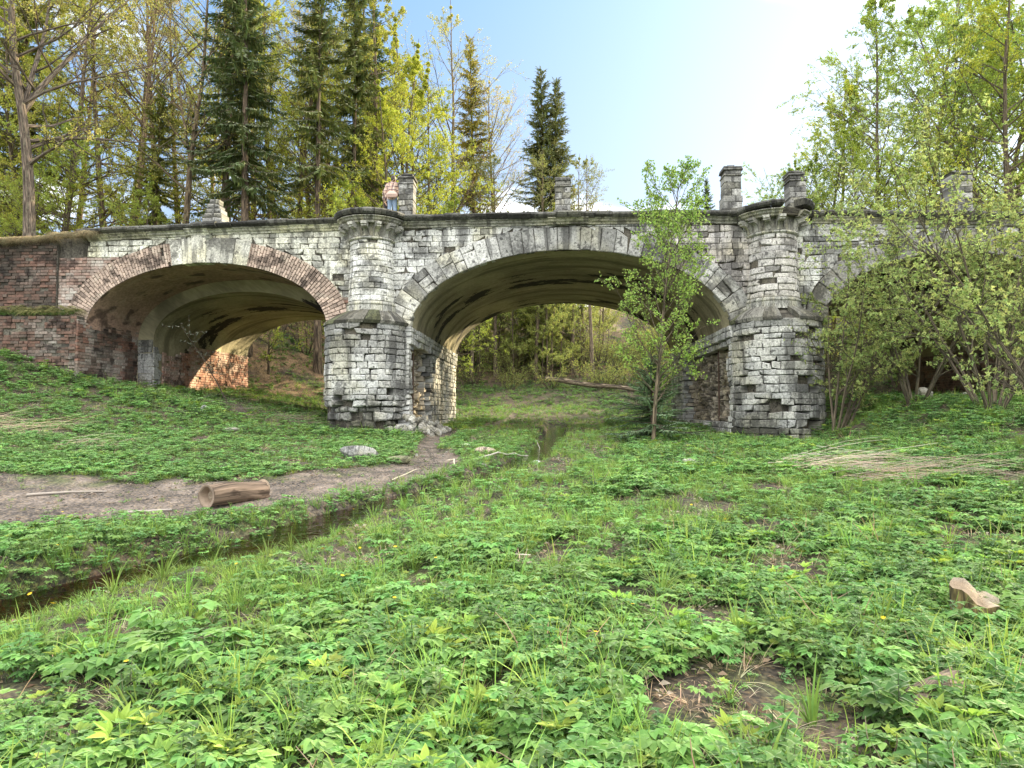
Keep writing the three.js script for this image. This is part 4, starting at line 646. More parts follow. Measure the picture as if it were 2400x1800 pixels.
// ───────────── trees behind the bridge, one by one ─────────────
const LEFTW = 'trees on the wooded slope behind the bridge';
tree(K.oak, -24.3, -30, 1.0, 0.2, 'broadleaf_tree', 'stout crooked pale-barked tree behind the grass-topped brick abutment', 'tree', LEFTW);
tree(K.olive, -28.8, -38, 1.05, 1, 'broadleaf_tree', 'wide olive-gold tree with low boughs behind the crooked tree', 'tree', LEFTW);
tree(K.spD, -35, -43, 1.15, 2.5, 'spruce_tree', 'tall spreading olive spruce beyond the end of the abutment', 'tree', LEFTW, NEED);
tree(K.spD, -24.6, -40.5, 0.62, 4.1, 'spruce_tree', 'short broad green spruce beside the two leaning pale trunks', 'tree', LEFTW, NEED);
tree(K.olive, -32.5, -50, 1.3, 0.4, 'broadleaf_tree', 'dense tapering golden tree rising far behind the wide olive tree', 'tree', LEFTW);
tree(K.bareA, -26.6, -41, 1.05, 0.8, 'broadleaf_tree', 'tall bare pale-tan tree leaning beside the short broad spruce', 'tree', LEFTW).rotation.z = -0.1;
tree(K.bareA, -27.6, -47, 1.1, 3.3, 'broadleaf_tree', 'pale bare tree with a high feathery crown behind the leaning tan tree', 'tree', LEFTW).rotation.z = -0.06;
tree(K.bareB, -21.7, -38.5, 1.0, 2.1, 'broadleaf_tree', 'slender straight tree with faint green buds next to the dark spruces', 'tree', LEFTW);
tree(K.spA, -20.1, -40, 1.0, 0.5, 'spruce_tree', 'dark ragged spruce behind the crumbled pedestal stump', 'tree', LEFTW, NEED);
tree(K.spA, -16.9, -37, 1.05, 2.9, 'spruce_tree', 'thick-trunked dark spruce with a bare reddish lower stem', 'tree', LEFTW, NEED);
tree(K.spB, -13.2, -38, 1.04, 1.4, 'spruce_tree', 'thin drooping spruce with sparse boughs left of the yellow-green tree', 'tree', LEFTW, NEED);
tree(K.spB, -12.9, -43, 1.1, 4.0, 'spruce_tree', 'second sparse drooping spruce with a slim stem behind the round balcony', 'tree', LEFTW, NEED);
tree(K.olive, -12.6, -49, 1.35, 5.1, 'broadleaf_tree', 'sunlit golden spire of a tree behind the sparse spruces', 'tree', LEFTW);
tree(K.greenA, -9.7, -40, 0.98, 1.1, 'broadleaf_tree', 'bushy tree in bright yellow-green leaf behind the couple on the bridge', 'tree', LEFTW);
tree(K.greenB, -11.4, -39, 0.8, 2.2, 'broadleaf_tree', 'small yellow-green tree filling the gap below the sparse spruces', 'tree', LEFTW);
tree(K.bareB, -8.8, -58, 1.25, 0.3, 'broadleaf_tree', 'tall bare grey tree with a fan of fine twigs behind the pedestal', 'tree', LEFTW);
tree(K.spE, -6.6, -60, 1.22, 2.4, 'spruce_tree', 'tan-tipped ragged spruce with a thin top beside the bare grey tree', 'tree', LEFTW, NEED);
tree(K.bareA, -4.3, -62, 1.08, 1.7, 'broadleaf_tree', 'bare straw-coloured tree just behind the tan-tipped spruce', 'tree', LEFTW);
tree(K.lone, -0.75, -57, 1.06, 0.9, 'spruce_tree', 'dark pointed spruce standing alone against the open sky, the taller tip', 'tree', LEFTW, NEED);
tree(K.lone, 0.5, -57.6, 1.02, 3.7, 'spruce_tree', 'twin of the lone dark spruce, its slightly lower tip', 'tree', LEFTW, NEED);
tree(K.bareB, 2.9, -58, 0.66, 5.0, 'broadleaf_tree', 'small leafless tree with spreading twigs beside the lone spruce', 'tree', LEFTW);
tree(K.spC, 16.4, -70, 0.55, 1.0, 'spruce_tree', 'tiny far spruce tip peeping over the coping', 'tree', LEFTW, NEED);
{ const R = rng(200); // more of the same wood further back
  for (const [k, x, z, s] of [['bareA', -18.5, -52, 1.0], ['pole', -23, -55, 1.2], ['bareB', -30, -58, 1.1], ['pole', -34, -34, 1.1], ['bareB', -16, -50, 1.0], ['pole', -10.5, -54, 1.2], ['bareA', -38, -52, 1.1]]) tree(K[k], x, z, s, R() * 6.28, 'broadleaf_tree', 'thin bare tree deep in the wood behind the dark spruces', 'tree', 'bare trees deep in the wood');
  for (const [x, z, s] of [[-40, -46, 1.1], [-15.2, -57, 1.15]]) tree(K.spC, x, z, s, R() * 6.28, 'spruce_tree', 'dark spruce deep in the wood behind the pale trunks', 'tree', 'spruces deep in the wood', NEED);
  for (const [x, z, s] of [[-19, -35.8, 0.42], [-22.8, -36.5, 0.5], [-15.2, -36, 0.45], [-28.5, -35.6, 0.5], [-8.2, -38.6, 0.42]]) tree(K.greenB, x, z, s, R() * 6.28, 'young_tree', 'low yellow-green young tree in the undergrowth behind the coping', 'tree', 'young trees behind the coping');
}
{ const R = rng(205); for (const [x, z, s] of [[-36, -48, 1.3], [-29, -52, 1.3], [-21, -51, 1.3], [-25.5, -57, 1.35], [-17, -53, 1.3], [-19.6, -44, 1.0], [-8.5, -52, 1.2], [-13.8, -54, 1.4], [-39, -42, 1.2]]) tree(R() < 0.5 ? K.greenA : K.olive, x, z, s, R() * 6.28, 'broadleaf_tree', 'tall golden-green tree filling the wood behind the dark spruces', 'tree', 'golden trees deep in the wood'); }
{ const R = rng(204); for (const [k, x, z, s, l] of [['olive', -31, -46, 1.25, 'golden-olive tree glowing between the pale bare trees'], ['greenA', -33.5, -41, 1.0, 'golden-leaved tree beside the spreading olive spruce'], ['greenA', -24.2, -50, 1.1, 'yellow tree shining through behind the slender budding tree'], ['bareB', -18.2, -47, 1.1, 'feathery golden tree between the two dark spruces'], ['greenA', -15.2, -46, 1.1, 'tall yellow-leaved tree behind the thick-trunked spruce'], ['greenA', -10.8, -47, 1.15, 'tall golden tree rising behind the couple'], ['greenA', -10.4, -52, 1.35, 'second tall golden tree beside the sunlit spire'], ['greenB', -7.4, -46, 0.9, 'yellow-green tree beside the pedestal near the couple'], ['greenB', -4.2, -54, 0.85, 'yellow-green bush-like tree below the tan-tipped spruce'], ['greenB', -27.4, -36.5, 0.7, 'green tree leaning over the abutment grass']]) tree(K[k], x, z, s, R() * 6.28, k[0] === 's' ? 'spruce_tree' : 'broadleaf_tree', l, 'tree', LEFTW, k[0] === 's' ? NEED : undefined); }
const RW = 'leafy trees behind the bridge beside the open sky';
{ const R = rng(201); let k = 0; const L = ['feathery grey-green birch with the lowest crown, next to the open sky', 'drooping birch rising behind the broken balcony', 'slender birch with a pale stem between the drooping birches', 'tall birch in fresh leaf overtopping the pedestals', 'sunlit yellow-green birch with long hanging twigs', 'high-crowned birch catching yellow light behind the tall one', 'broad leafy tree leaning over the end of the parapet', 'dense green tree behind the last pedestal', 'big spreading tree whose boughs reach over the willows', 'green tree crowding behind the spreading one', 'light-leaved birch filling in below the tall birch', 'bushy yellow-green tree between the birch stems', 'heavy birch beyond the spreading boughs', 'leafy tree rising out of the willow tops', 'fine-twigged birch behind the drooping ones'];
  for (const [kind, x, z, s] of [['birchB', 12.6, -37, 0.62], ['birchA', 14.6, -38.5, 0.72], ['birchA', 16.2, -36, 0.84], ['birchA', 18.2, -39, 1.08], ['birchB', 20.4, -37.5, 1.15], ['birchA', 23.6, -44, 1.3], ['birchB', 22.6, -35.5, 1.2], ['greenB', 17.9, -34.8, 0.72], ['greenA', 20.3, -31, 0.95], ['birchB', 26, -41, 1.35], ['birchB', 13.4, -41, 0.8], ['greenA', 17, -42, 0.85], ['birchB', 24.5, -38, 1.3], ['greenB', 22.2, -33, 1.0], ['birchA', 15.6, -40.5, 0.9]]) tree(K[kind], x, z, s, R() * 6.28, 'birch_tree', L[k++], 'tree', RW);
}
{ // the wood seen through the arches
  const R = rng(202), G1 = 'saplings of the wood beyond the arches';
  for (let k = 0; k < 84; k++) { const x = lerp(-15, 5.5, R()), z = lerp(-51, -72, R()); tree(K[['thinA', 'thinB', 'thinA', 'thinB'][k % 4]], x, z, lerp(0.7, 1.1, R()) * (x > 4 ? 0.75 : 1), R() * 6.28, 'sapling_tree', 'thin young tree in the wood seen through the arches', 'tree', G1); }
  for (let k = 0; k < 26; k++) { const x = lerp(2.5, 13, R()), z = lerp(-56, -76, R()); tree(K.bramble, x, z, lerp(0.9, 1.5, R()), R() * 6.28, 'shrub', 'low leafy shrub on the bare slope above the fallen trunk', 'shrub', 'shrubs above the fallen trunk'); }
  const poles = ['grey straight trunk rising behind the meadow in the middle arch', 'leaning grey trunk beside the straight one beyond the meadow', 'pale trunk at the edge of the wood beyond the stone pier', 'dark trunk beyond the meadow near the fallen trunk', 'slim grey trunk over the fallen trunk']; [[-1.2, -53], [-4.4, -54], [-6.2, -52.5], [1.6, -54.5], [3.2, -52.5]].forEach(([x, z], i) => tree(K.pole, x, z, 0.9, R() * 6.28, 'tall_tree', poles[i], 'tree', 'trunks beyond the meadow'));
  for (let k = 0; k < 64; k++) { const x = lerp(-12, 12, R()), z = lerp(-49.5, -64, R()); tree(k % 3 || x > 4 ? K.bramble : K.hazel, x, z, lerp(0.8, 1.25, R()), R() * 6.28, 'shrub', 'twiggy shrub at the edge of the wood beyond the meadow', 'shrub', 'shrubs at the wood edge'); }
  for (const [x, z, s] of [[-14.6, -40, 1], [-16.8, -41.5, 1.1], [-12.8, -43, 0.9], [-18.2, -38.6, 0.9]]) tree(K.hazel, x, z, s, R() * 6.28, 'hazel_bush', 'many-stemmed bare hazel bush on the slope behind the brick arch', 'shrub', 'hazels behind the brick arch');
  for (const [x, z, s] of [[10.4, -37, 0.9], [12.4, -40, 1], [9.4, -42, 0.8], [14, -36.5, 0.9]]) tree(K.hazel, x, z, s, R() * 6.28, 'hazel_bush', 'many-stemmed leafy bush behind the willow-screened arch', 'shrub', 'bushes behind the screened arch');
}
{ const R = rng(203); for (let k = 0; k < 64; k++) { const x = lerp(-30, 3, (k + R()) / 64), z = lerp(-74, -90, R()); tree(k % 2 ? K.greenB : K.greenA, x, z, lerp(0.55, 0.72, R()), R() * 6.28, 'far_tree', 'leafy tree of the far wood closing the view through the arches', 'tree', 'far wood beyond the arches'); }
  for (const [x, z, s] of [[10.4, -38.5, 0.5], [12.6, -39.5, 0.6], [13.8, -41, 0.6], [9.4, -42.4, 0.64], [10.0, -44.6, 0.66], [11.2, -46.4, 0.66], [8.6, -40.8, 0.56]]) tree(K.greenB, x, z, s, R() * 6.28, 'sun_block_tree', 'leafy tree added on the bank behind the second stone pier to block low sun', 'tree', 'trees added behind the pier to block low sun'); }  // these trees are added to keep low sun off the middle arch jamb
// ───────────── trees in front of the bridge ─────────────
K.young = broadleaf(131, { h: 7.2, r: 0.068, first: 0.2, nb: 52, spread: 0.36, rise: 0.95, leaves: 2.2, size: 0.075, detail: 1, col: [0.31, 0.45, 0.09], bark: [0.5, 0.46, 0.36], wob: 0.1, sides: 8, tw: 0.012, grav: 0.05, shape: (t) => 0.3 + 0.55 * Math.sin(Math.PI * Math.min(1, 0.18 + 0.72 * t)) - 0.12 * t });
tree(K.young, 2.62, -17.8, 0.96, 0.6, 'young_tree', 'slim young tree in bright green leaf before the middle arch', 'tree');
K.smallSpruce = spruce(132, { h: 3.0, r: 0.05, first: 0.02, dead: 0.02, reach: 1.75, step: 0.17, thin: 0.1, per: 7, col: [0.15, 0.24, 0.11], curtain: 0.4, nw: 0.3, gapS: 0.04, sl: 0.5 });
tree(K.smallSpruce, 2.75, -18.7, 1.05, 0, 'small_spruce', 'small dark spruce at the foot of the slim young tree', 'tree', null, NEED, 0.8);
function willow(seed, h, stems, lean, outk, rose = 5) {
  const R = rng(seed), W = new MB(), Lf = new MB(), bark = [0.42, 0.40, 0.33];
  const rosette = (p, ax) => { const n = rose - 1 + Math.floor(R() * 2), s = ax.clone().cross(rdir(R)).normalize(), b = ax.clone().cross(s), c = [0.40, 0.48, 0.16], k = jitterCol(c, R, 0.3); for (let q = 0; q < n; q++) { const a = q / n * 6.28 + R(), d = s.clone().multiplyScalar(Math.cos(a)).addScaledVector(b, Math.sin(a)).addScaledVector(ax, 0.75).normalize(); leaf(Lf, p, d, ax, lerp(0.045, 0.085, R()), 0.032, k, 0.3, 0.12, 1); } };
  const twig = (p, d, len, r, lev) => { const n = lev < 2 ? 5 : 4, pts = bend(R, p, d, len, n, 0.16, lev < 2 ? 0.02 : 0.05), rr = pts.map((_, k) => Math.max(0.003, r * (1 - 0.8 * k / n))); W.tube(pts, rr, lev < 2 ? 4 : 3, bark, false);
    if (lev < 2) { const kids = lev === 0 ? 6 : 5; for (let k = 0; k < kids; k++) { const i = 1 + Math.floor((n - 1) * (k + R()) / kids); twig(pts[Math.min(n, i)], pts[Math.min(n, i)].clone().sub(pts[Math.min(n, i) - 1]).normalize().addScaledVector(rdir(R), 0.75).normalize(), len * lerp(0.3, 0.5, R()), r * 0.5, lev + 1); } }
    if (lev > 0) for (let k = 1; k <= n; k++) { if (R() < 0.31) rosette(pts[k], pts[k].clone().sub(pts[k - 1]).normalize()); if (R() < 0.08) rosette(pts[k].clone().lerp(pts[k - 1], 0.5), rdir(R)); } };
  for (let s = 0; s < stems; s++) { const a = R() * 6.28, d = V(Math.cos(a) * outk + lean, 1, Math.sin(a) * outk).normalize(), n = 8, L = h * lerp(0.75, 1.05, R()), pts = bend(R, V(0.15 * Math.cos(a), -0.15, 0.15 * Math.sin(a)), d, L, n, 0.1, 0.02), rr = pts.map((_, k) => Math.max(0.006, 0.045 * (1 - 0.85 * k / n))); W.tube(pts, rr, 6, bark, false);
    for (let k = 0; k < 11; k++) { const i = Math.min(n, 2 + Math.floor((n - 1) * (k + R()) / 11)); twig(pts[i], pts[i].clone().sub(pts[i - 1]).normalize().addScaledVector(rdir(R), 0.9).normalize(), L * lerp(0.16, 0.34, R()), rr[i] * 0.6, 0); } }
  return { wood: W.geo(), leaves: Lf.geo() };
}
tree(willow(141, 5.2, 6, 0.42, 0.4), 8.2, -20.1, 1, 0, 'willow_shrub', 'many-stemmed willow in half-open leaf beside the cracked stone pier', 'shrub', 'willows before the bridge');
tree(willow(142, 6.8, 9, -0.05, 0.45), 10.4, -16.8, 1, 0, 'willow_shrub', 'tall willow screening the last arch with pale green leaves', 'shrub', 'willows before the bridge');
tree(willow(143, 5.4, 5, -0.12, 0.5), 9.4, -12.6, 1, 0, 'willow_shrub', 'willow with long dark branches reaching over the dry stalks', 'shrub', 'willows before the bridge');
tree(willow(144, 5.8, 8, -0.1, 0.5), 12.6, -18.5, 1, 1, 'willow_shrub', 'willow growing against the end of the bridge behind the tall willow', 'shrub', 'willows before the bridge');
tree(willow(145, 4.2, 6, 0.25, 0.5), 10.0, -19.4, 1, 1, 'willow_shrub', 'low spreading willow tangle in the mouth of the screened arch', 'shrub', 'willows before the bridge');
{ // sapling under the brick arch
  const R = rng(151), W = new MB(), Lf = new MB(), pts = bend(R, V(0, -0.1, 0), V(-0.45, 1, 0.1), 3.3, 9, 0.07, 0.0); W.tube(pts, pts.map((_, k) => 0.03 * (1 - 0.8 * k / 9)), 5, [0.3, 0.27, 0.22], false);
  for (let k = 0; k < 16; k++) { const i = 4 + Math.floor(R() * 6), t = bend(R, pts[Math.min(9, i)], V(-0.6 + R(), 0.5 * R(), R() - 0.5), lerp(0.4, 0.9, R()), 4, 0.2, 0.0); W.tube(t, t.map(() => 0.006), 3, [0.34, 0.31, 0.26], false); for (let j = 1; j <= 4; j++) for (let q = 0; q < 2; q++) leaf(Lf, t[j], rdir(R), rdir(R), 0.08, 0.04, jitterCol([0.2, 0.22, 0.17], R), 0.2, 0.1, 0); }
  tree({ wood: W.geo(), leaves: Lf.geo() }, -11.3, -23.6, 1, 0, 'leaning_sapling', 'thin sapling with pale leaves leaning under the brick arch', 'tree');
}

// ───────────── ground cover ─────────────
function plantElder(seed, n = 4, hh = 0.2, sz = 1, narrow = 0.62) {
  const R = rng(seed), mb = new MB();
  for (let k = 0; k < n; k++) {
    const a = R() * 6.28, o = V(Math.cos(a) * 0.05, 0, Math.sin(a) * 0.05), h = hh * lerp(0.6, 1.15, R()), pts = bend(R, o, V(Math.cos(a) * 0.45, 1, Math.sin(a) * 0.45), h, 3, 0.08, 0), base = lerp(0.8, 1.15, R());
    mb.tube(pts, [0.0035, 0.003, 0.0025, 0.002], 3, [0.10, 0.16, 0.05], false);
    const tipp = pts[3], f = V(Math.cos(a), 0.1, Math.sin(a)).normalize(), young = R() < 0.15;
    for (let b = -1; b <= 1; b++) {
      const ang = b * 1.15 + (R() - 0.5) * 0.3, d = V(f.x * Math.cos(ang) - f.z * Math.sin(ang), 0.02 + (R() - 0.5) * 0.3 + (young ? 0.8 : 0), f.x * Math.sin(ang) + f.z * Math.cos(ang)).normalize(), q = tipp.clone().addScaledVector(d, 0.035 * sz), c0 = young ? [0.28, 0.42, 0.07] : [0.19, 0.38, 0.09];
      for (let l = -1; l <= 1; l++) { const an = l * 0.85 + (R() - 0.5) * 0.2, dd = V(d.x * Math.cos(an) - d.z * Math.sin(an), d.y - 0.06, d.x * Math.sin(an) + d.z * Math.cos(an)).normalize(), len = (l ? 0.068 : 0.085) * sz * lerp(0.8, 1.15, R()); leaf(mb, q, dd, V((R() - 0.5) * 0.5, 1, (R() - 0.5) * 0.5), len, len * narrow, jitterCol(c0, R, 0.12).map((v) => v * base), 0.22, 0.16, 2); }
    }
  }
  return mb.geo();
}
function plantGrass(seed, n, len, wid, col, lay = 0.35) {
  const R = rng(seed), mb = new MB();
  for (let k = 0; k < n; k++) {
    const a = R() * 6.28, L = len * lerp(0.5, 1.15, R()), w = wid * lerp(0.7, 1.2, R()), p = V(Math.cos(a) * 0.04 * R(), 0, Math.sin(a) * 0.04 * R()), d = V(Math.cos(a) * lay * R(), 1, Math.sin(a) * lay * R()).normalize(), s = V(-Math.sin(a + R() - 0.5), 0, Math.cos(a + R() - 0.5)), c = jitterCol(col, R, 0.2), seg = 4, rows = [p.clone()], bendk = lerp(0.05, 0.28, R());
    for (let j = 0; j < seg; j++) { d.add(V(Math.cos(a) * bendk, -bendk * 0.55 * j, Math.sin(a) * bendk)).normalize(); rows.push(rows[j].clone().addScaledVector(d, L / seg)); }
    const W = [0.7, 1, 0.85, 0.55, 0.02]; for (let j = 0; j < seg; j++) { const A = rows[j].clone().addScaledVector(s, w * W[j] / 2), B = rows[j].clone().addScaledVector(s, -w * W[j] / 2), C = rows[j + 1].clone().addScaledVector(s, -w * W[j + 1] / 2), D = rows[j + 1].clone().addScaledVector(s, w * W[j + 1] / 2); mb.tri3(A, B, C, c); mb.tri3(A, C, D, c); }
  }
  return mb.geo();
}
function plantRound(seed, n, size, col) { // celandine and ground-ivy rosettes
  const R = rng(seed), mb = new MB();
  for (let k = 0; k < n; k++) { const a = R() * 6.28, r = size * lerp(0.6, 2.4, R()), h = size * lerp(0.8, 2.2, R()), c = V(Math.cos(a) * r, h, Math.sin(a) * r), up = V((R() - 0.5) * 0.8, 1, (R() - 0.5) * 0.8).normalize(), t = up.clone().cross(V(Math.cos(a), 0, Math.sin(a))).normalize(), f = t.clone().cross(up), s = size * lerp(0.7, 1.15, R()), cc = jitterCol(col, R, 0.18); mb.tube([V(0, 0, 0), c], [0.0025, 0.002], 3, cc, false); const ring = []; for (let j = 0; j < 7; j++) { const an = 0.5 + j / 6 * 5.3; ring.push(c.clone().addScaledVector(f, -Math.cos(an) * s * 0.55).addScaledVector(t, Math.sin(an) * s * 0.55).addScaledVector(up, 0.1 * s)); } for (let j = 0; j < 6; j++) mb.tri3(c, ring[j], ring[j + 1], cc); }
  return mb.geo();
}
function plantNettle(seed, h, col) {
  const R = rng(seed), mb = new MB();
  for (let s = 0; s < 3; s++) { const pts = bend(R, V((R() - 0.5) * 0.1, 0, (R() - 0.5) * 0.1), V((R() - 0.5) * 0.4, 1, (R() - 0.5) * 0.4), h * lerp(0.7, 1.1, R()), 5, 0.05, 0); mb.tube(pts, pts.map((_, k) => 0.004 - 0.0005 * k), 3, [0.12, 0.16, 0.06], false);
    for (let k = 1; k <= 5; k++) { const a = k * 1.57 + R() * 0.4; for (const q of [0, Math.PI]) for (let e = 0; e < (k === 5 ? 2 : 1); e++) { const an = a + q + e * 1.57, len = 0.1 * lerp(1, 0.55, k / 5) * lerp(0.8, 1.15, R()); leaf(mb, pts[k], V(Math.cos(an), 0.25 - 0.1 * (5 - k) * 0.5, Math.sin(an)).normalize(), V(0, 1, 0), len, len * 0.55, jitterCol(col, R, 0.15), 0.3, 0.2, 2); } } }
  return mb.geo();
}
const PLANTS = {
  elder: [1, 2, 3, 4, 5].map((s) => plantElder(300 + s, 3 + s % 3, lerp(0.15, 0.25, s / 5), lerp(0.9, 1.2, (s * 7 % 5) / 4))), jag: [1, 2].map((s) => plantElder(310 + s, 4, 0.2, 1.5, 0.36)),
  grass: [1, 2, 3, 4].map((s) => plantGrass(320 + s, 9 + s * 2, 0.2 + 0.045 * s, 0.0075, [0.27, 0.43, 0.08])), lush: [1, 2].map((s) => plantGrass(326 + s, 16, 0.36, 0.012, [0.20, 0.34, 0.065], 0.55)), shortg: [1, 2].map((s) => plantGrass(330 + s, 14, 0.12, 0.007, [0.22, 0.33, 0.06], 0.6)),
  round: [1, 2, 3].map((s) => plantRound(340 + s, 12, 0.036, [0.2, 0.39, 0.1])), nettle: [1, 2].map((s) => plantNettle(350 + s, 0.26, [0.11, 0.23, 0.06])),
  stalk: [1, 2].map((s) => { const R = rng(370 + s), mb = new MB(); for (let k = 0; k < 3; k++) { const p = bend(R, V((R() - 0.5) * 0.15, 0, (R() - 0.5) * 0.15), V((R() - 0.5) * 1.4, 0.8, (R() - 0.5) * 1.4), lerp(0.18, 0.5, R()), 4, 0.22, -0.03); mb.tube(p, [0.005, 0.0045, 0.004, 0.003, 0.002], 4, jitterCol([0.4, 0.32, 0.22], R, 0.4), false); } return mb.geo(); }),
  straw: [1, 2].map((s) => plantGrass(360 + s, 8, 0.28, 0.006, [0.5, 0.42, 0.28], 2.2)),
};
const side0 = (x, z) => streamSide(x, z);
const inView = (x, z, m = 1) => -x < 0.87 * -z + m && x < 0.69 * -z + m && z < -1.9;
function scatter(name, protos, mat, pts, label, category) { // stuff: [x, y, z, scale, tint] strewn over the ground
  const Q = new THREE.Quaternion(), E = new THREE.Euler(), S = V(1, 1, 1), m = new THREE.Matrix4(), col = new THREE.Color(), R = rng(name.length * 977);
  const lots = protos.map(() => []); pts.forEach((p, k) => lots[Math.floor(R() * protos.length)].push(p));
  protos.forEach((g, i) => { if (!lots[i].length) return; const im = new THREE.InstancedMesh(g, mat, lots[i].length); im.name = numbered(name); lots[i].forEach(([x, y, z, s, t], k) => { E.set((R() - 0.5) * 0.25, R() * 6.28, (R() - 0.5) * 0.25); Q.setFromEuler(E); S.setScalar(s); m.compose(V(x, y, z), Q, S); im.setMatrixAt(k, m); col.setRGB(...t); im.setColorAt(k, col); }); im.castShadow = im.receiveShadow = true; tag(im, label, category, null, 'stuff'); scene.add(im); });
}
const blocked = (x, z) => { if (Math.hypot(x + 6.15, z + 22.5) < 1.4 || Math.hypot(x - 7.28, z + 22.5) < 1.45) return true; if (z < -22.3 && z > -33.8) { if (x > -7.6 && x < -4.6 || x > 5.8 && x < 9 || x < -15.3 || x > 16.6) return true; } if (z < -21.9 && z > -22.6 && x < -15.9) return true; if (x > -5.1 && x < -3.5 && z > -25 && z < -20.8) return true; return false; };
{
  const R = rng(400), L = { elder: [], jag: [], grass: [], lush: [], shortg: [], round: [], nettle: [], straw: [], stalk: [] };
  const tone = (x, z) => { const n = fbm(x * 0.6 + 70, z * 0.6, 2); const f = lerp(0.72, 1.22, R()) * lerp(0.85, 1.12, n); return [f * lerp(0.85, 1.2, R()), f, f * lerp(0.85, 1.1, R())]; };
  const put = (k, x, z, s) => L[k].push([x, H(x, z) - 0.015, z, s, tone(x, z)]);
  const bands = [[-1.9, -4.5, 620], [-4.5, -8, 470], [-8, -13, 280], [-13, -22, 130], [-22, -36, 44], [-36, -53, 36], [-53, -68, 20]];
  for (const [z0, z1, den] of bands) {
    const area = (Math.abs(z1) ** 2 - Math.abs(z0) ** 2) / 2 * 1.56 + 2 * (z0 - z1), n = Math.round(area * den);
    for (let k = 0; k < n; k++) {
      const z = -Math.sqrt(lerp(z0 * z0, z1 * z1, R())), x = lerp(0.87 * z - 1, -0.69 * z + 1, R()); if (blocked(x, z)) continue; if (z < -34 && (x < -22 || x > 18)) continue; if (z < -50 && (x < -14 || x > 14)) continue;
      const pd = pathAt(x, z), [sd, , sw] = streamAt(x, z); if (sd < sw + (side0(x, z) < 0 ? -0.02 : 0.06) && z > -27 && R() > 0.012) continue;
      const n1 = fbm(x * 0.9 + 20, z * 0.9 + 7, 3), n2 = fbm(x * 0.45 + 50, z * 0.45, 2), n3 = fbm(x * 2.2 + 8, z * 2.2, 2), r = R(), near = -z < 9;
      if (pd < 1.0 + 1.0 * (n3 - 0.5)) { if (r < 0.012) put('shortg', x, z, lerp(0.5, 0.9, R())); else if (r < 0.016) put('round', x, z, 0.6); continue; }
      const side = streamSide(x, z), far = clamp(-z / 22), sc = lerp(0.42, 0.95, R() * R() + 0.3 * R()) * lerp(1, 1.25, far);
      if (side < 0 && z > -20) { // beyond the brook: grassy bank, then low herbs on the slope
        const bankD = sd < 1.5; if (bankD) { if (n3 < 0.3 && R() < 0.6) continue; if (r < 0.34) put('round', x, z, sc * 1.2); else if (r < 0.56) put('grass', x, z, sc * 0.8); else if (r < 0.6) put('lush', x, z, sc * 0.7); else if (r < 0.76) put('elder', x, z, sc * 0.7); continue; }
        if (n3 < 0.34) { if (r < 0.15) put('straw', x, z, sc); continue; } if (r < 0.34) put('elder', x, z, sc * 0.72); else if (r < 0.64) put('shortg', x, z, sc * 1.3); else if (r < 0.8) put('round', x, z, sc); else if (r < 0.83) put('straw', x, z, sc * 0.8);
        continue;
      }
      // this side: ground elder in drifts, grass and bare soil by the water
      if (z > -9.5 && sd < sw + 0.7) { if (r < 0.35) put('shortg', x, z, sc); else if (r < 0.45) put('round', x, z, sc * 0.7); else if (r < 0.5) put('grass', x, z, sc * 0.6); continue; }
      const wet = 1 - smooth(0.9, 3.4, sd + 0.9 * (n3 - 0.5)), fine = fbm(x * 4.5 + 3, z * 4.5 + 60, 2), dens = smooth(0.26, 0.42, n1 + 0.16 * (n3 - 0.5)) * smooth(0.34, 0.48, fine) * lerp(1, 0.5, wet);
      if (R() > dens) { if (r < 0.05) put('straw', x, z, sc); else if (r < 0.13) put('shortg', x, z, sc * 0.8); else if (r < 0.2) put('round', x, z, sc * 0.8); continue; }
      if (wet > 0.45 || n2 > 0.62) { if (r < 0.34) put('grass', x, z, sc); else if (r < 0.52) put('elder', x, z, sc * 0.8); else if (r < 0.7) put('round', x, z, sc); else if (r < 0.76) put('lush', x, z, sc * 0.8); continue; }
      if (r < 0.40) put('elder', x, z, sc * 0.85); else if (r < 0.48) put('jag', x, z, sc * 0.8); else if (r < 0.57) put('grass', x, z, sc * 1.3); else if (r < 0.585) put('lush', x, z, sc * 1.1); else if (r < 0.70) put('round', x, z, sc * 1.1); else if (r < 0.78) put(n2 < 0.5 ? 'nettle' : 'elder', x, z, sc * 1.15); else if (r < 0.795) put('stalk', x, z, sc);
    }
  }
  for (let k = 0; k < 60; k++) { const x = lerp(-4.6, 2.2, R()), z = lerp(-2.6, -7, R()); if (streamAt(x, z)[0] > 0.7 && streamSide(x, z) > 0) L.lush.push([x, H(x, z) - 0.01, z, lerp(0.7, 1.1, R()), tone(x, z)]); }
  for (let k = 0; k < 150; k++) { const i = Math.floor(R() * 7) + 1, a = STREAM[i], b = STREAM[i + 1], t = R(), s = R() < 0.5 ? -1 : 1, w = 0.5 + 0.35 * R(); const dx = b[0] - a[0], dz = b[2] - a[2], l = Math.hypot(dx, dz), x = lerp(a[0], b[0], t) + s * w * -dz / l, z = lerp(a[2], b[2], t) + s * w * dx / l; L[R() < 0.6 ? 'lush' : 'grass'].push([x, H(x, z) - 0.01, z, lerp(0.5, 0.85, R()), tone(x, z)]); }
  scatter('ground_elder_cover', PLANTS.elder, M.leaf, L.elder, 'carpet of three-leaved ground elder over the ravine floor', 'ground cover');
  scatter('jagged_herb_cover', PLANTS.jag, M.leaf, L.jag, 'feathery jagged-leaved herbs among the ground elder', 'ground cover');
  scatter('grass_cover', PLANTS.grass, M.leaf, L.grass, 'upright light green grass tufts along the brook', 'grass');
  scatter('rushy_grass_cover', PLANTS.lush, M.leaf, L.lush, 'broad-bladed arching grass at the water edge', 'grass');
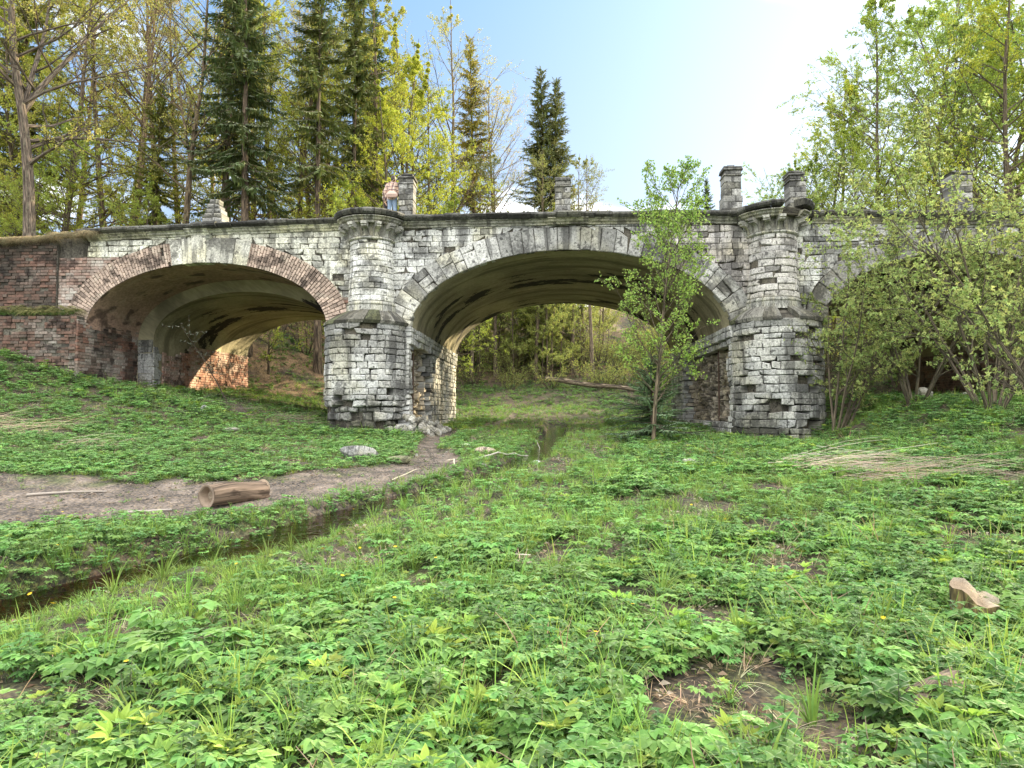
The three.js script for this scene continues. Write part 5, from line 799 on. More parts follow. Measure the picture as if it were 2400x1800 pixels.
  scatter('short_grass_cover', PLANTS.shortg, M.leaf, L.shortg, 'short grass on the slope and along the mud path', 'grass');
  scatter('round_leaf_cover', PLANTS.round, M.leaf, L.round, 'low round-leaved celandine between the grass', 'ground cover');
  scatter('nettle_cover', PLANTS.nettle, M.leaf, L.nettle, 'dark young nettles standing in the ground elder', 'ground cover');
  scatter('dead_stalk_cover', PLANTS.stalk, M.dry, L.stalk, 'broken brown stalks of last year standing in the herbs', 'dead stalks');
  scatter('dry_grass_cover', PLANTS.straw, M.dry, L.straw, 'flattened straw-coloured dead grass on bare soil', 'dead grass');
  // dead leaves
  const mb = new MB(), R2 = rng(401); for (let k = 0; k < 3; k++) { const a = k * 2.1; leaf(mb, V(0.03 * Math.cos(a), 0.012, 0.03 * Math.sin(a)), V(Math.cos(a), 0.15 * R2(), Math.sin(a)).normalize(), V(R2() - 0.5, 1, R2() - 0.5), 0.055, 0.035, [1, 1, 1], 0.4, -0.1, 1); }
  const lit = []; for (let k = 0; k < 14000; k++) { const z = -Math.sqrt(lerp(4, 30 * 30, R())), x = lerp(0.87 * z - 1, -0.69 * z + 1, R()); if (blocked(x, z) || streamAt(x, z)[0] < 0.5) continue; if (pathAt(x, z) < 1 && R() < 0.75) continue; const t = R(); lit.push([x, H(x, z) + 0.004, z, lerp(0.5, 1.2, R()), t < 0.5 ? [0.30, 0.22, 0.15] : t < 0.8 ? [0.42, 0.36, 0.29] : [0.14, 0.09, 0.06]]); }
  scatter('leaf_litter', [mb.geo()], M.dry, lit, 'brown and grey fallen leaves scattered on the soil', 'leaf litter');
}
function streamSide(x, z) { const [, k] = nearest(STREAM, x, z, 0, 2), a = STREAM[k], b = STREAM[k + 1]; return Math.sign((b[0] - a[0]) * (z - a[2]) - (b[2] - a[2]) * (x - a[0])) ; }
{ // growth on the abutment: hanging dead grass along its top, moss and grass on the ledge, tufts on the coping
  const R = rng(410), hang = [], tuft = [], moss = [];
  const drape = plantGrassHang(411), drape2 = plantGrassHang(412);
  for (let k = 0; k < 760; k++) { const x = lerp(-21, -15.4, R()), onTop = R() < 0.7; if (!onTop && x > -16.1) continue; const y = onTop ? ytop(x) - 0.12 - 0.05 * R() - (x < -17 ? 0.06 : 0) : 4.85 + 0.25 * R(), z = onTop ? FZ + lerp(0.15, 0.42, R()) : FZ + lerp(0.15, 0.45, R()); const t = lerp(0.6, 1.1, R()); hang.push([x, y, z, onTop ? lerp(0.4, 0.85, R()) : lerp(0.4, 0.8, R()), onTop ? [t, t * 0.95, t * 0.8] : [t * 0.7, t * 0.8, t * 0.45]]); }
  scatter('hanging_dry_grass', [drape, drape2], M.dry, hang, 'dead grass hanging over the abutment top and its ledge', 'dead grass');
  for (let k = 0; k < 700; k++) { const x = lerp(-21, -16.1, R()), z = FZ + lerp(0.1, 0.42, R()), t = lerp(0.5, 1, R()); moss.push([x, 4.74 + (FZ + 0.42 - z) * 0.7, z, lerp(0.5, 1, R()), [t * 0.7, t * 0.75, t * 0.5]]); }
  for (let k = 0; k < 520; k++) { const x = lerp(-21, 20, R()), z = FZ + lerp(-0.3, -3, R()), t = lerp(0.6, 1.1, R()); tuft.push([x, ytop(x) - 0.03, z, lerp(0.5, 1.3, R()), [t * 1.1, t, t * 0.8]]); }
  scatter('ledge_grass', [PLANTS.shortg[0], PLANTS.round[0]], M.leaf, moss, 'short grass and moss on the ledge of the brick abutment', 'grass');
  scatter('roadway_grass', PLANTS.shortg, M.leaf, tuft, 'grass growing along the top of the bridge', 'grass');
}
function plantGrassHang(seed) { const R = rng(seed), mb = new MB(); for (let k = 0; k < 14; k++) { const a = R() * 6.28, L = lerp(0.3, 0.75, R()), p = V((R() - 0.5) * 0.2, 0, (R() - 0.5) * 0.1), pts = bend(R, p, V(Math.cos(a) * 0.7, 0.35, 0.8), L, 5, 0.08, -0.32); mb.tube(pts, pts.map((_, j) => 0.004 * (1 - 0.7 * j / 5)), 3, jitterCol([0.42, 0.36, 0.24], R, 0.3), false); } return mb.geo(); }
// ───────────── stones, wood and litter on the ground ─────────────
function rockGeo(seed, sx, sy, sz, rough = 0.28, det = 2, col = [0.6, 0.58, 0.54]) {
  const R = rng(seed), g = new THREE.IcosahedronGeometry(1, det), p = g.attributes.position, C = [], U = []; const planes = []; for (let k = 0; k < 9; k++) planes.push([rdir(R), lerp(0.62, 0.95, R())]);
  for (let k = 0; k < p.count; k++) { const v = V(p.getX(k), p.getY(k), p.getZ(k)); for (const [n, d] of planes) { const e = v.dot(n) - d; if (e > 0) v.addScaledVector(n, -e * 0.9); } const f = 1 + rough * (fbm3(v.x * 2 + seed, v.y * 2, v.z * 2, 3) - 0.5); v.multiplyScalar(f); p.setXYZ(k, v.x * sx, v.y * sy, v.z * sz); C.push(...col); U.push((v.x * sx + v.z * sz * 0.6 + seed) / 3, (v.y * sy + v.z * sz * 0.4) / 1.5); }
  g.setAttribute('color', new THREE.Float32BufferAttribute(C, 3)); g.setAttribute('uv', new THREE.Float32BufferAttribute(U, 2)); g.computeVertexNormals(); return g;
}
function rock(seed, x, z, s, name, label, col, group, turn = 0, sink = 0.25, tilt = 0) { const m = top(name, rockGeo(seed, ...s, 0.3, 2, col), M.stone, label, 'stone', group); m.position.set(x, H(x, z) + s[1] * (1 - 2 * sink) * 0.9, z); m.rotation.set(0, turn, tilt); return m; }
rock(501, -4.1, -14.6, [0.55, 0.2, 0.22], 'boulder', 'long smooth grey boulder half sunk in grass above the mud path', [0.4, 0.4, 0.39], null, 0.75, 0.2, -0.16);
rock(502, -3.1, -13.9, [0.32, 0.1, 0.15], 'boulder', 'low mossy boulder beside the long grey one', [0.34, 0.34, 0.22], null, 0.1, 0.25);
rock(503, -1.5, -15.6, [0.26, 0.1, 0.18], 'boulder', 'rough pinkish-tan stone by the pale stick', [0.66, 0.53, 0.42], null, 0.4, 0.2);
rock(504, -2.05, -16.6, [0.13, 0.08, 0.1], 'boulder', 'small rounded white stone in the grass near the pinkish one', [0.82, 0.81, 0.76], null, 0.9, 0.15);
rock(505, 2.67, -13.4, [0.22, 0.1, 0.15], 'boulder', 'flat white stone among ground elder before the young tree', [0.82, 0.81, 0.77], null, 0.2, 0.2);
rock(506, -0.3, -14.2, [0.11, 0.06, 0.08], 'boulder', 'small white and grey stone lying in the shallow brook', [0.8, 0.8, 0.82], null, 0.5, 0.1);
rock(507, -4.75, -17.2, [0.3, 0.07, 0.16], 'boulder', 'flat pale slab in the grass uphill of the long boulder', [0.66, 0.64, 0.58], null, 0.2, 0.2);
rock(508, -8.9, -18.6, [0.26, 0.07, 0.12], 'boulder', 'flat whitish slab on the slope below the brick arch', [0.72, 0.70, 0.65], null, 0.1, 0.2);
rock(509, -10.7, -20.6, [0.14, 0.12, 0.12], 'boulder', 'small white stone on the slope by the leaning sapling', [0.78, 0.78, 0.78], null, 0, 0.1);
{ // fallen masonry
  const R = rng(510), G1 = 'fallen stones at the foot of the first pier', L1 = 'broken limestone lump in the rubble at the first pier', G2 = 'small stones strewn above the mud path', L2 = 'small pale stone lying in the grass above the mud path', kinds = [1, 2, 3, 4, 5].map((k) => rockGeo(520 + k, 1, lerp(0.5, 0.8, R()), lerp(0.6, 0.95, R()), 0.3, 1, k % 2 ? [0.78, 0.76, 0.70] : [0.6, 0.57, 0.5]));
  for (let k = 0; k < 90; k++) { const t = R(), x = lerp(-5.1, -3.6, R()), z = lerp(-20.9, -25.0, t), s = lerp(0.07, 0.26, R() * R()); if (Math.hypot(x + 6.15, z + 22.5) < 1.35) continue; const m = top('rubble_stone', kinds[k % 5], M.stone, L1, 'stone', G1); const heap = 0.55 * Math.max(0, 1 - Math.abs(x + 4.6) / 0.9) * R(); m.position.set(x, H(x, z) + s * 0.4 + heap, z); m.scale.setScalar(s); m.rotation.set(R() * 6, R() * 6, R() * 6); }
  for (let k = 0; k < 40; k++) { const x = lerp(-7.2, -0.6, R()), z = lerp(-12.9, -19.8, R()), s = lerp(0.03, 0.1, R() * R()); if (streamAt(x, z)[0] < 0.4) continue; const m = top('field_stone', kinds[k % 5], M.stone, L2, 'stone', G2); m.position.set(x, H(x, z) + s * 0.35, z); m.scale.setScalar(s); m.rotation.set(R() * 6, R() * 6, R() * 6); }
  for (let k = 0; k < 22; k++) { const x = lerp(11, 15.5, R()), z = lerp(-21.2, -23, R()), s = lerp(0.12, 0.34, R() * R()); const m = top('rubble_stone', kinds[k % 5], M.stone, 'grey stone lump in the heap below the screened arch', 'stone', 'stone heap below the screened arch'); m.position.set(x, H(x, z) + s * 0.4, z); m.scale.setScalar(s); m.rotation.set(R() * 6, R() * 6, R() * 6); }
}
// wood: grain along u
const T_wood = tex(512, 512, (u, v, o) => { const f = fbm(u * 3, v * 40, 4, 3, 40), c = fbm(u * 6, v * 10 + 3, 4, 6, 10), k = smooth(0.62, 0.7, fbm(u * 2, v * 60, 3, 2, 60)); const b = 0.74 + 0.4 * (f - 0.5) - 0.2 * k, d = smooth(0.55, 0.7, c) * 0.45; o[0] = lerp(b, 0.25, d); o[1] = lerp(b * 0.92, 0.2, d); o[2] = lerp(b * 0.84, 0.16, d); });
const B_wood = tex(512, 512, grey((u, v) => fbm(u * 3, v * 40, 5, 3, 40)), false);
M.wood = std({ map: T_wood, bumpMap: B_wood, bumpScale: 0.018, vertexColors: true });
M.endwood = std({ vertexColors: true, bumpMap: B_grain, bumpScale: 0.012 });
{ // grit and pebbles on the mud
  const R = rng(525), g = [1, 2, 3].map((k) => rockGeo(526 + k, 1, 0.6, 0.8, 0.3, 1, [0.5, 0.47, 0.43])), P = []; for (let k = 0; k < 1500; k++) { const i = Math.floor(R() * 8), a = PATH[i], b = PATH[i + 1], t = R(), w = (R() - 0.5) * 2.2 * a[2], x = lerp(a[0], b[0], t) + w * 0.35, z = lerp(a[1], b[1], t) + w; if (streamAt(x, z)[0] < 0.3) continue; const c = lerp(0.35, 1.4, R() * R()); P.push([x, H(x, z) + 0.003, z, lerp(0.006, 0.03, R() ** 4), [c, c * 0.97, c * 0.93]]); }
  scatter('path_grit', g, M.stone, P, 'grit and small pebbles strewn over the mud path', 'gravel');
}
{ // the sawn log on the mud
  const t = thing('fallen_log', 'short barkless brown log with a dark hollow end lying on the mud path', 'log', [-4.58, H(-4.58, -9.75), -9.75]); t.rotation.y = 1.12;
  const R = rng(530), mb = new MB(), n = 12, S = 28, L = 0.98, rows = [];
  for (let k = 0; k <= n; k++) { const r = []; for (let s = 0; s <= S; s++) { const a = s / S * 6.2832, q = s % S, rad = 0.165 * (1 + 0.07 * Math.sin(a * 2 + 1 + k * 0.15) + 0.03 * Math.sin(a * 5 + k * 0.3) + 0.14 * (fbm(Math.min(q, S - q) * 0.45, k * 0.3, 3) - 0.5) - 0.06 * k / n + (k === n ? 0.03 * (hash2(q, 7) - 0.5) : 0)), x = lerp(-L / 2, L / 2, k / n) + (k === n ? 0.05 * (hash2(q, 3) - 0.5) : 0); const w = smooth(0.3, 0.65, fbm(q * 0.35 + 7, k * 0.3, 3)); r.push(mb.v(V(x, 0.135 + 0.02 * Math.sin(k * 0.4) + rad * Math.sin(a), rad * Math.cos(a) + 0.025 * Math.sin(k * 0.5)), V(0, Math.sin(a), Math.cos(a)), x * 0.9, s / S * 1.0, [0.46 * lerp(0.6, 1, w), 0.39 * lerp(0.6, 1, w), 0.33 * lerp(0.6, 1, w)])); } rows.push(r); }
  for (let k = 0; k < n; k++) for (let s = 0; s < S; s++) { mb.tri(rows[k][s], rows[k + 1][s], rows[k][s + 1]); mb.tri(rows[k][s + 1], rows[k + 1][s], rows[k + 1][s + 1]); }
  mesh('log_body', mb.geo(), M.wood, t);
  const face = (x, sgn, name, rings) => { const f = new MB(), RR = []; rings.forEach(([rr, dx, c], j) => { const q = []; for (let s = 0; s < S; s++) { const a = s / S * 6.2832, e = j === 0 ? 1 : 1 + 0.35 * (fbm(s * 0.45 + j * 5, j * 3, 3) - 0.5); q.push(f.v(V(x + sgn * dx, 0.14 + (sgn < 0 ? 0.165 : 0.152) * rr * e * Math.sin(a), (sgn < 0 ? 0.165 : 0.152) * rr * e * Math.cos(a) + (sgn < 0 ? 0 : -0.007)), V(sgn, 0, 0), rr * Math.cos(a), rr * Math.sin(a), typeof c === 'function' ? c(a) : c)); } RR.push(q); }); for (let j = 0; j + 1 < RR.length; j++) for (let s = 0; s < S; s++) { const b = (s + 1) % S; if (sgn < 0) { f.tri(RR[j][s], RR[j][b], RR[j + 1][s]); f.tri(RR[j][b], RR[j + 1][b], RR[j + 1][s]); } else { f.tri(RR[j][s], RR[j + 1][s], RR[j][b]); f.tri(RR[j][b], RR[j + 1][s], RR[j + 1][b]); } } const g = f.geo(); g.computeVertexNormals(); return mesh(name, g, M.endwood, t); };
  const dark = [0.33, 0.255, 0.19], pale = (a) => fbm(a * 1.4 + 2, 3, 2) > 0.5 ? [0.46, 0.37, 0.27] : [0.36, 0.275, 0.2];
  face(-L / 2, -1, 'hollow_end', [[1, 0, dark], [0.75, 0.005, dark], [0.66, -0.1, dark], [0.45, -0.13, pale], [0.3, -0.06, pale], [0.01, -0.14, dark]]);
  face(L / 2, 1, 'sawn_end', [[1, 0.01, [0.5, 0.38, 0.28]], [0.6, 0.0, [0.56, 0.43, 0.3]], [0.01, 0.0, [0.5, 0.36, 0.25]]]);
  const kn = new THREE.TorusGeometry(0.032, 0.012, 6, 14); const kc = new Float32Array(kn.attributes.position.count * 3).fill(0.2); kn.setAttribute('color', new THREE.BufferAttribute(kc, 3)); const k1 = mesh('knot', kn, M.wood, t); k1.position.set(-0.2, 0.17, 0.163);
}
{ // the chopped stump
  const t = thing('tree_stump', 'chopped mossy tree stump with a pale slanting split top', 'stump', [3.02, H(3.02, -5.08) - 0.04, -5.08]); t.rotation.y = 0.3;
  const mb = new MB(), S = 18, rows = [], topY = (a) => 0.24 + 0.07 * Math.cos(a + 2.2) + 0.02 * Math.cos(4 * a) + (hash2(Math.round(a * 10), 5) - 0.5) * 0.03; const prof = (a) => 0.16 * (1 + 0.09 * Math.cos(3 * a + 0.5) + 0.06 * Math.cos(7 * a));
  for (let k = 0; k <= 6; k++) { const r = []; for (let s = 0; s <= S; s++) { const a = (s % S) / S * 6.2832, rad = prof(a) * (k === 0 ? 1.35 : k === 1 ? 1.12 : 1), y = k === 0 ? -0.05 : lerp(0, topY(a), k / 6), m = fbm(s * 1.3 + 4, k * 1.1, 3); r.push(mb.v(V(rad * Math.cos(a), y, rad * Math.sin(a)), V(Math.cos(a), 0, Math.sin(a)), s / S * 2, y * 1.5, [lerp(0.2, 0.7, m), lerp(0.2, 0.6, m), lerp(0.08, 0.32, m)])); } rows.push(r); }
  for (let k = 0; k < 6; k++) for (let s = 0; s < S; s++) { mb.tri(rows[k][s], rows[k + 1][s], rows[k][s + 1]); mb.tri(rows[k][s + 1], rows[k + 1][s], rows[k + 1][s + 1]); }
  const g = mb.geo(); g.computeVertexNormals(); mesh('stump_body', g, M.bark, t);
  const tp = new MB(), ring = [], inn = []; for (let s = 0; s < S; s++) { const a = s / S * 6.2832, c = Math.cos(a) > -0.2 ? [0.27, 0.23, 0.175] : [0.24, 0.18, 0.12]; ring.push(tp.v(V(prof(a) * Math.cos(a), topY(a), prof(a) * Math.sin(a)), V(0, 1, 0), prof(a) * Math.cos(a), prof(a) * Math.sin(a), c)); const e = 0.55; inn.push(tp.v(V(e * prof(a) * Math.cos(a), topY(a) * 0.98 + 0.02 + (hash2(s, 9) - 0.5) * 0.04, e * prof(a) * Math.sin(a)), V(0, 1, 0), 0.5 * Math.cos(a), 0.5 * Math.sin(a), c)); }
  const c0 = tp.v(V(0, 0.25, 0), V(0, 1, 0), 0, 0, [0.36, 0.28, 0.19]); for (let s = 0; s < S; s++) { const b = (s + 1) % S; tp.tri(ring[s], inn[s], ring[b]); tp.tri(ring[b], inn[s], inn[b]); tp.tri(inn[s], c0, inn[b]); } const tg = tp.geo(); tg.computeVertexNormals(); mesh('split_top', tg, M.endwood, t);
  const sl = mesh('bark_slab', (() => { const R = rng(6), m2 = new MB(); const A = [[0.12, 0, 0.1], [0.24, 0, 0.05], [0.2, 0.12, 0.06], [0.13, 0.15, 0.1]].map((q) => V(...q)), B = A.map((q) => q.clone().add(V(0.01, 0, -0.03))); faces(m2, V(0.17, 0.1, 0.06), [[A, [[0, 0], [1, 0], [1, 1], [0, 1]]], [B, [[0, 0], [1, 0], [1, 1], [0, 1]]], ...[0, 1, 2, 3].map((k) => [[A[k], A[(k + 1) % 4], B[(k + 1) % 4], B[k]], [[0, 0], [1, 0], [1, 0.1], [0, 0.1]]])], [0.5, 0.45, 0.42]); return m2.geo(); })(), M.wood, t);
}
{ // grey weathered root in the herbs
  const g = rockGeo(541, 0.27, 0.06, 0.09, 0.7, 3, [0.36, 0.33, 0.30]), uv = g.attributes.uv, p = g.attributes.position; for (let k = 0; k < uv.count; k++) uv.setXY(k, p.getX(k) * 0.8, (p.getY(k) + p.getZ(k)) * 2.5);
  const m = top('weathered_root', g, M.wood, 'grey weathered root poking out of the ground elder', 'root'); m.position.set(1.85, H(1.85, -3.5) + 0.085, -3.5); m.rotation.set(0.2, 0.6, 0.1);
}
function stickThing(seed, pts, r, col, name, label, group) { const R = rng(seed), mb = new MB(), P = []; for (let k = 0; k + 1 < pts.length; k++) for (let j = 0; j < 4; j++) { const a = pts[k], b = pts[k + 1], t = j / 4; P.push(V(lerp(a[0], b[0], t) + (R() - 0.5) * 0.03, 0, lerp(a[1], b[1], t) + (R() - 0.5) * 0.03)); P[P.length - 1].y = H(P[P.length - 1].x, P[P.length - 1].z) + lerp(a[2], b[2], t); } const e = pts[pts.length - 1]; P.push(V(e[0], H(e[0], e[1]) + e[2], e[1])); mb.tube(P, P.map((_, k) => r * lerp(1, 0.45, k / P.length)), 6, col); return top(name, mb.geo(), M.twig, label, 'stick', group); }
stickThing(551, [[-1.62, -13.9, 0.03], [-1.0, -15.4, 0.1], [-0.45, -17.4, 0.08], [-0.25, -19.2, 0.06], [-0.42, -19.8, 0.22]], 0.02, [0.42, 0.39, 0.34], 'long_branch', 'long pale bent branch lying across the brook bank');
stickThing(552, [[-7.75, -9.75, 0.02], [-7.3, -10.05, 0.03], [-6.9, -10.3, 0.015]], 0.022, [0.33, 0.29, 0.25], 'grey_stick', 'short grey stick lying on the mud path');
stickThing(553, [[-5.75, -8.95, 0.02], [-5.2, -9.15, 0.03]], 0.022, [0.36, 0.32, 0.28], 'thin_stick', 'thin brown stick on the mud near the grass bank');
stickThing(554, [[-2.75, -11.7, 0.02], [-2.45, -12.4, 0.1]], 0.012, [0.55, 0.5, 0.36], 'straw_stem', 'straw-coloured dead stem leaning over the mud path');
stickThing(555, [[-2.15, -14.2, 0.05], [-1.95, -13.7, 0.12], [-1.85, -13.2, 0.02]], 0.018, [0.62, 0.54, 0.4], 'bent_stick', 'bent tan stick by the brook bank');
stickThing(556, [[-1.1, -6.4, 0.05], [-0.6, -6.6, 0.06], [-0.2, -6.65, 0.04]], 0.012, [0.6, 0.55, 0.46], 'pale_stick', 'thin pale stick lying in the grass beside the brook');
{ // fallen trunk beyond the meadow
  const P = []; for (let k = 0; k <= 10; k++) P.push(V(lerp(-0.4, 6.2, k / 10), lerp(3.75, 2.85, k / 10) + 0.1 + 0.05 * Math.sin(k), lerp(-50.5, -48, k / 10))); const mb = new MB(); mb.tube(P, P.map((_, k) => 0.2 - 0.007 * k), 9, [0.62, 0.57, 0.5]); top('windfall_log', mb.geo(), M.bark, 'long pale fallen trunk lying across the far end of the meadow', 'tree trunk');
}
{ // heaps of dry stalks
  const heap = (x, z, n, len, seed, col, dir, spread, name, label) => { const R = rng(seed), mb = new MB(); for (let k = 0; k < n; k++) { const a = dir + (R() - 0.5) * 0.9, px = x + (R() - 0.5) * spread[0], pz = z + (R() - 0.5) * spread[1], L = len * lerp(0.5, 1.1, R()), up = lerp(-0.1, 0.45, R()), P = []; let y = H(px, pz) + lerp(0.02, 0.3, R() * R()); for (let j = 0; j <= 4; j++) { const aa = a + 0.5 * (j / 4 - 0.5) * (k % 2 ? 1 : -1) + (R() - 0.5) * 0.12, q = V(px + Math.cos(aa) * L * (j / 4 - 0.5), 0, pz + Math.sin(aa) * L * (j / 4 - 0.5)); q.y = Math.max(H(q.x, q.z) + 0.02, y + up * L * (j / 4 - 0.3) - 0.25 * L * (j / 4) ** 2 * 0.5) + 0.04 * (R() - 0.3); P.push(q); } mb.tube(P, P.map((_, j) => 0.0045 * (1 - 0.15 * j)), 3, jitterCol(col, R, 0.35), false); } top(name, mb.geo(), M.twig, label, 'dry stalks', null); };
  heap(5.9, -11.0, 150, 1.6, 561, [0.36, 0.29, 0.21], 0.35, [1.4, 0.8], 'dry_stalk_heap', 'sprawling heap of straw-coloured dry stalks below the willows');
  heap(5.2, -12.4, 90, 2.2, 562, [0.5, 0.42, 0.32], 0.75, [1.2, 1.6], 'dry_stalk_heap', 'thinner fan of dry stalks between the heap and the willows');
  heap(-13.2, -16.4, 110, 1.2, 563, [0.46, 0.38, 0.25], -0.2, [2.0, 1.4], 'dry_stalk_heap', 'flattened dead grass heap on the slope below the abutment');
  heap(-10.2, -14.6, 50, 0.8, 564, [0.44, 0.36, 0.26], 0.1, [1.2, 0.7], 'dry_stalk_heap', 'small matted heap of dead grass lower on the slope');
  heap(-10.7, -21.9, 90, 1.7, 565, [0.16, 0.13, 0.11], 0.1, [1.6, 0.8], 'brushwood_heap', 'dark tangle of fallen twigs under the brick arch');
  heap(-8.3, -21.4, 120, 1.5, 566, [0.18, 0.14, 0.11], 0.3, [1.3, 0.9], 'brushwood_heap', 'dark twig heap against the first stone pier');
}
{ // yellow celandine flowers
  const mb = new MB(), st = new MB(); for (let k = 0; k < 8; k++) { const a = k / 8 * 6.28; leaf(mb, V(0, 0.0, 0), V(Math.cos(a), 0.35, Math.sin(a)).normalize(), V(0, 1, 0), 0.022, 0.012, [0.85, 0.62, 0.02], 0.1, 0.1, 1); } st.tube([V(0, -0.2, 0), V(0.01, 0, 0)], [0.0022, 0.0018], 3, [0.15, 0.25, 0.06]);
  const R = rng(570), fg = mb.geo(), sg = st.geo(); let n = 0;
  while (n < 30) { const z = -Math.sqrt(lerp(4.4, 90, R())), x = lerp(0.84 * z, -0.64 * z, R()); if (streamAt(x, z)[0] < 0.6 || pathAt(x, z) < 1.1) continue; const t = thing('celandine_flower', 'small yellow celandine flower among the green leaves', 'flower', [x, H(x, z) + lerp(0.15, 0.24, R()), z], 'yellow celandines'); t.scale.setScalar(lerp(0.7, 1.05, R())); t.rotation.set((R() - 0.5) * 0.6, R() * 6, (R() - 0.5) * 0.6); mesh('petals', fg, M.leaf, t); mesh('stem', sg, M.leaf, t); n++; }
}
// iron left in the masonry
{ const rod = (a, b, r, nm) => { const mb = new MB(); mb.tube([V(...a), V(...b)], [r, r], 6, [0.12, 0.08, 0.06]); mesh(nm, mb.geo(), M.twig, bridge); };
  rod([-4.95, 1.1, -24.3], [-4.95, 3.9, -24.3], 0.03, 'iron_tie'); rod([6.1, 1.0, -25.2], [6.1, 3.8, -25.2], 0.03, 'iron_tie'); rod([-5.62, ytop(-5.6) - 0.1, -22.6], [-5.66, 8.95, -22.6], 0.014, 'iron_rod');
}

// ───────────── two people on the bridge ─────────────
function netMesh(sdf, lo, hi, cell, colf) { // surface nets over a distance field
  const n = [0, 1, 2].map((k) => Math.ceil((hi[k] - lo[k]) / cell) + 1), [nx, ny, nz] = n, D = new Float32Array(nx * ny * nz), id = (i, j, k) => (k * ny + j) * nx + i;
  for (let k0 = 0; k0 < nz; k0 += 4) for (let j0 = 0; j0 < ny; j0 += 4) for (let i0 = 0; i0 < nx; i0 += 4) { const dc = sdf(lo[0] + (i0 + 1.5) * cell, lo[1] + (j0 + 1.5) * cell, lo[2] + (k0 + 1.5) * cell), skip = Math.abs(dc) > cell * 5; for (let k = k0; k < Math.min(nz, k0 + 4); k++) for (let j = j0; j < Math.min(ny, j0 + 4); j++) for (let i = i0; i < Math.min(nx, i0 + 4); i++) D[id(i, j, k)] = skip ? dc : sdf(lo[0] + i * cell, lo[1] + j * cell, lo[2] + k * cell); }
  const vi = new Int32Array(nx * ny * nz).fill(-1), P = [], C = [], U = [], I = [];
  for (let k = 0; k + 1 < nz; k++) for (let j = 0; j + 1 < ny; j++) for (let i = 0; i + 1 < nx; i++) {
    let s = [0, 0, 0], c = 0; for (let e = 0; e < 12; e++) { const ax = e >> 2, u = e & 1, w = (e >> 1) & 1, a = [0, 0, 0], b = [0, 0, 0]; a[(ax + 1) % 3] = b[(ax + 1) % 3] = u; a[(ax + 2) % 3] = b[(ax + 2) % 3] = w; b[ax] = 1; const da = D[id(i + a[0], j + a[1], k + a[2])], db = D[id(i + b[0], j + b[1], k + b[2])]; if ((da < 0) !== (db < 0)) { const t = da / (da - db); for (let q = 0; q < 3; q++) s[q] += lerp(a[q], b[q], t); c++; } }
    if (c) { vi[id(i, j, k)] = P.length / 3; const p = [lo[0] + (i + s[0] / c) * cell, lo[1] + (j + s[1] / c) * cell, lo[2] + (k + s[2] / c) * cell]; P.push(...p); C.push(...colf(...p)); U.push(p[0] + p[2] * 0.7, p[1]); }
  }
  for (let k = 1; k + 1 < nz; k++) for (let j = 1; j + 1 < ny; j++) for (let i = 1; i + 1 < nx; i++) { const d0 = D[id(i, j, k)] < 0; [[1, 0, 0], [0, 1, 0], [0, 0, 1]].forEach((o, ax) => { const d1 = D[id(i + o[0], j + o[1], k + o[2])] < 0; if (d0 === d1) return; const u = [0, 0, 0], w = [0, 0, 0]; u[(ax + 1) % 3] = 1; w[(ax + 2) % 3] = 1; const q = [[0, 0], [1, 0], [1, 1], [0, 1]].map(([a, b]) => vi[id(i - u[0] * a - w[0] * b, j - u[1] * a - w[1] * b, k - u[2] * a - w[2] * b)]); if (q.some((x) => x < 0)) return; if (d0) I.push(q[0], q[1], q[2], q[0], q[2], q[3]); else I.push(q[0], q[2], q[1], q[0], q[3], q[2]); }); }
  const g = new THREE.BufferGeometry(); g.setAttribute('position', new THREE.Float32BufferAttribute(P, 3)); g.setAttribute('color', new THREE.Float32BufferAttribute(C, 3)); g.setAttribute('uv', new THREE.Float32BufferAttribute(U, 2)); g.setIndex(I); g.computeVertexNormals(); return g;
}
const cap = (a, b, ra, rb) => (x, y, z) => { const dx = b[0] - a[0], dy = b[1] - a[1], dz = b[2] - a[2], t = clamp(((x - a[0]) * dx + (y - a[1]) * dy + (z - a[2]) * dz) / (dx * dx + dy * dy + dz * dz)); return Math.hypot(x - a[0] - t * dx, y - a[1] - t * dy, z - a[2] - t * dz) - lerp(ra, rb, t); };
const ell = (c, r) => (x, y, z) => { const k = Math.hypot((x - c[0]) / r[0], (y - c[1]) / r[1], (z - c[2]) / r[2]); return (k - 1) * Math.min(...r); };
const blend = (parts, k) => (x, y, z) => { let d = 1e9; for (const f of parts) { const e = f(x, y, z), h = clamp(0.5 + 0.5 * (d - e) / k); d = lerp(d, e, h) - k * h * (1 - h); } return d; };
const M_skin = std({ color: lin(0.5, 0.32, 0.24), roughness: 0.6 }), M_hair = std({ color: lin(0.045, 0.03, 0.022), roughness: 0.6, bumpMap: B_bark, bumpScale: 0.01 });
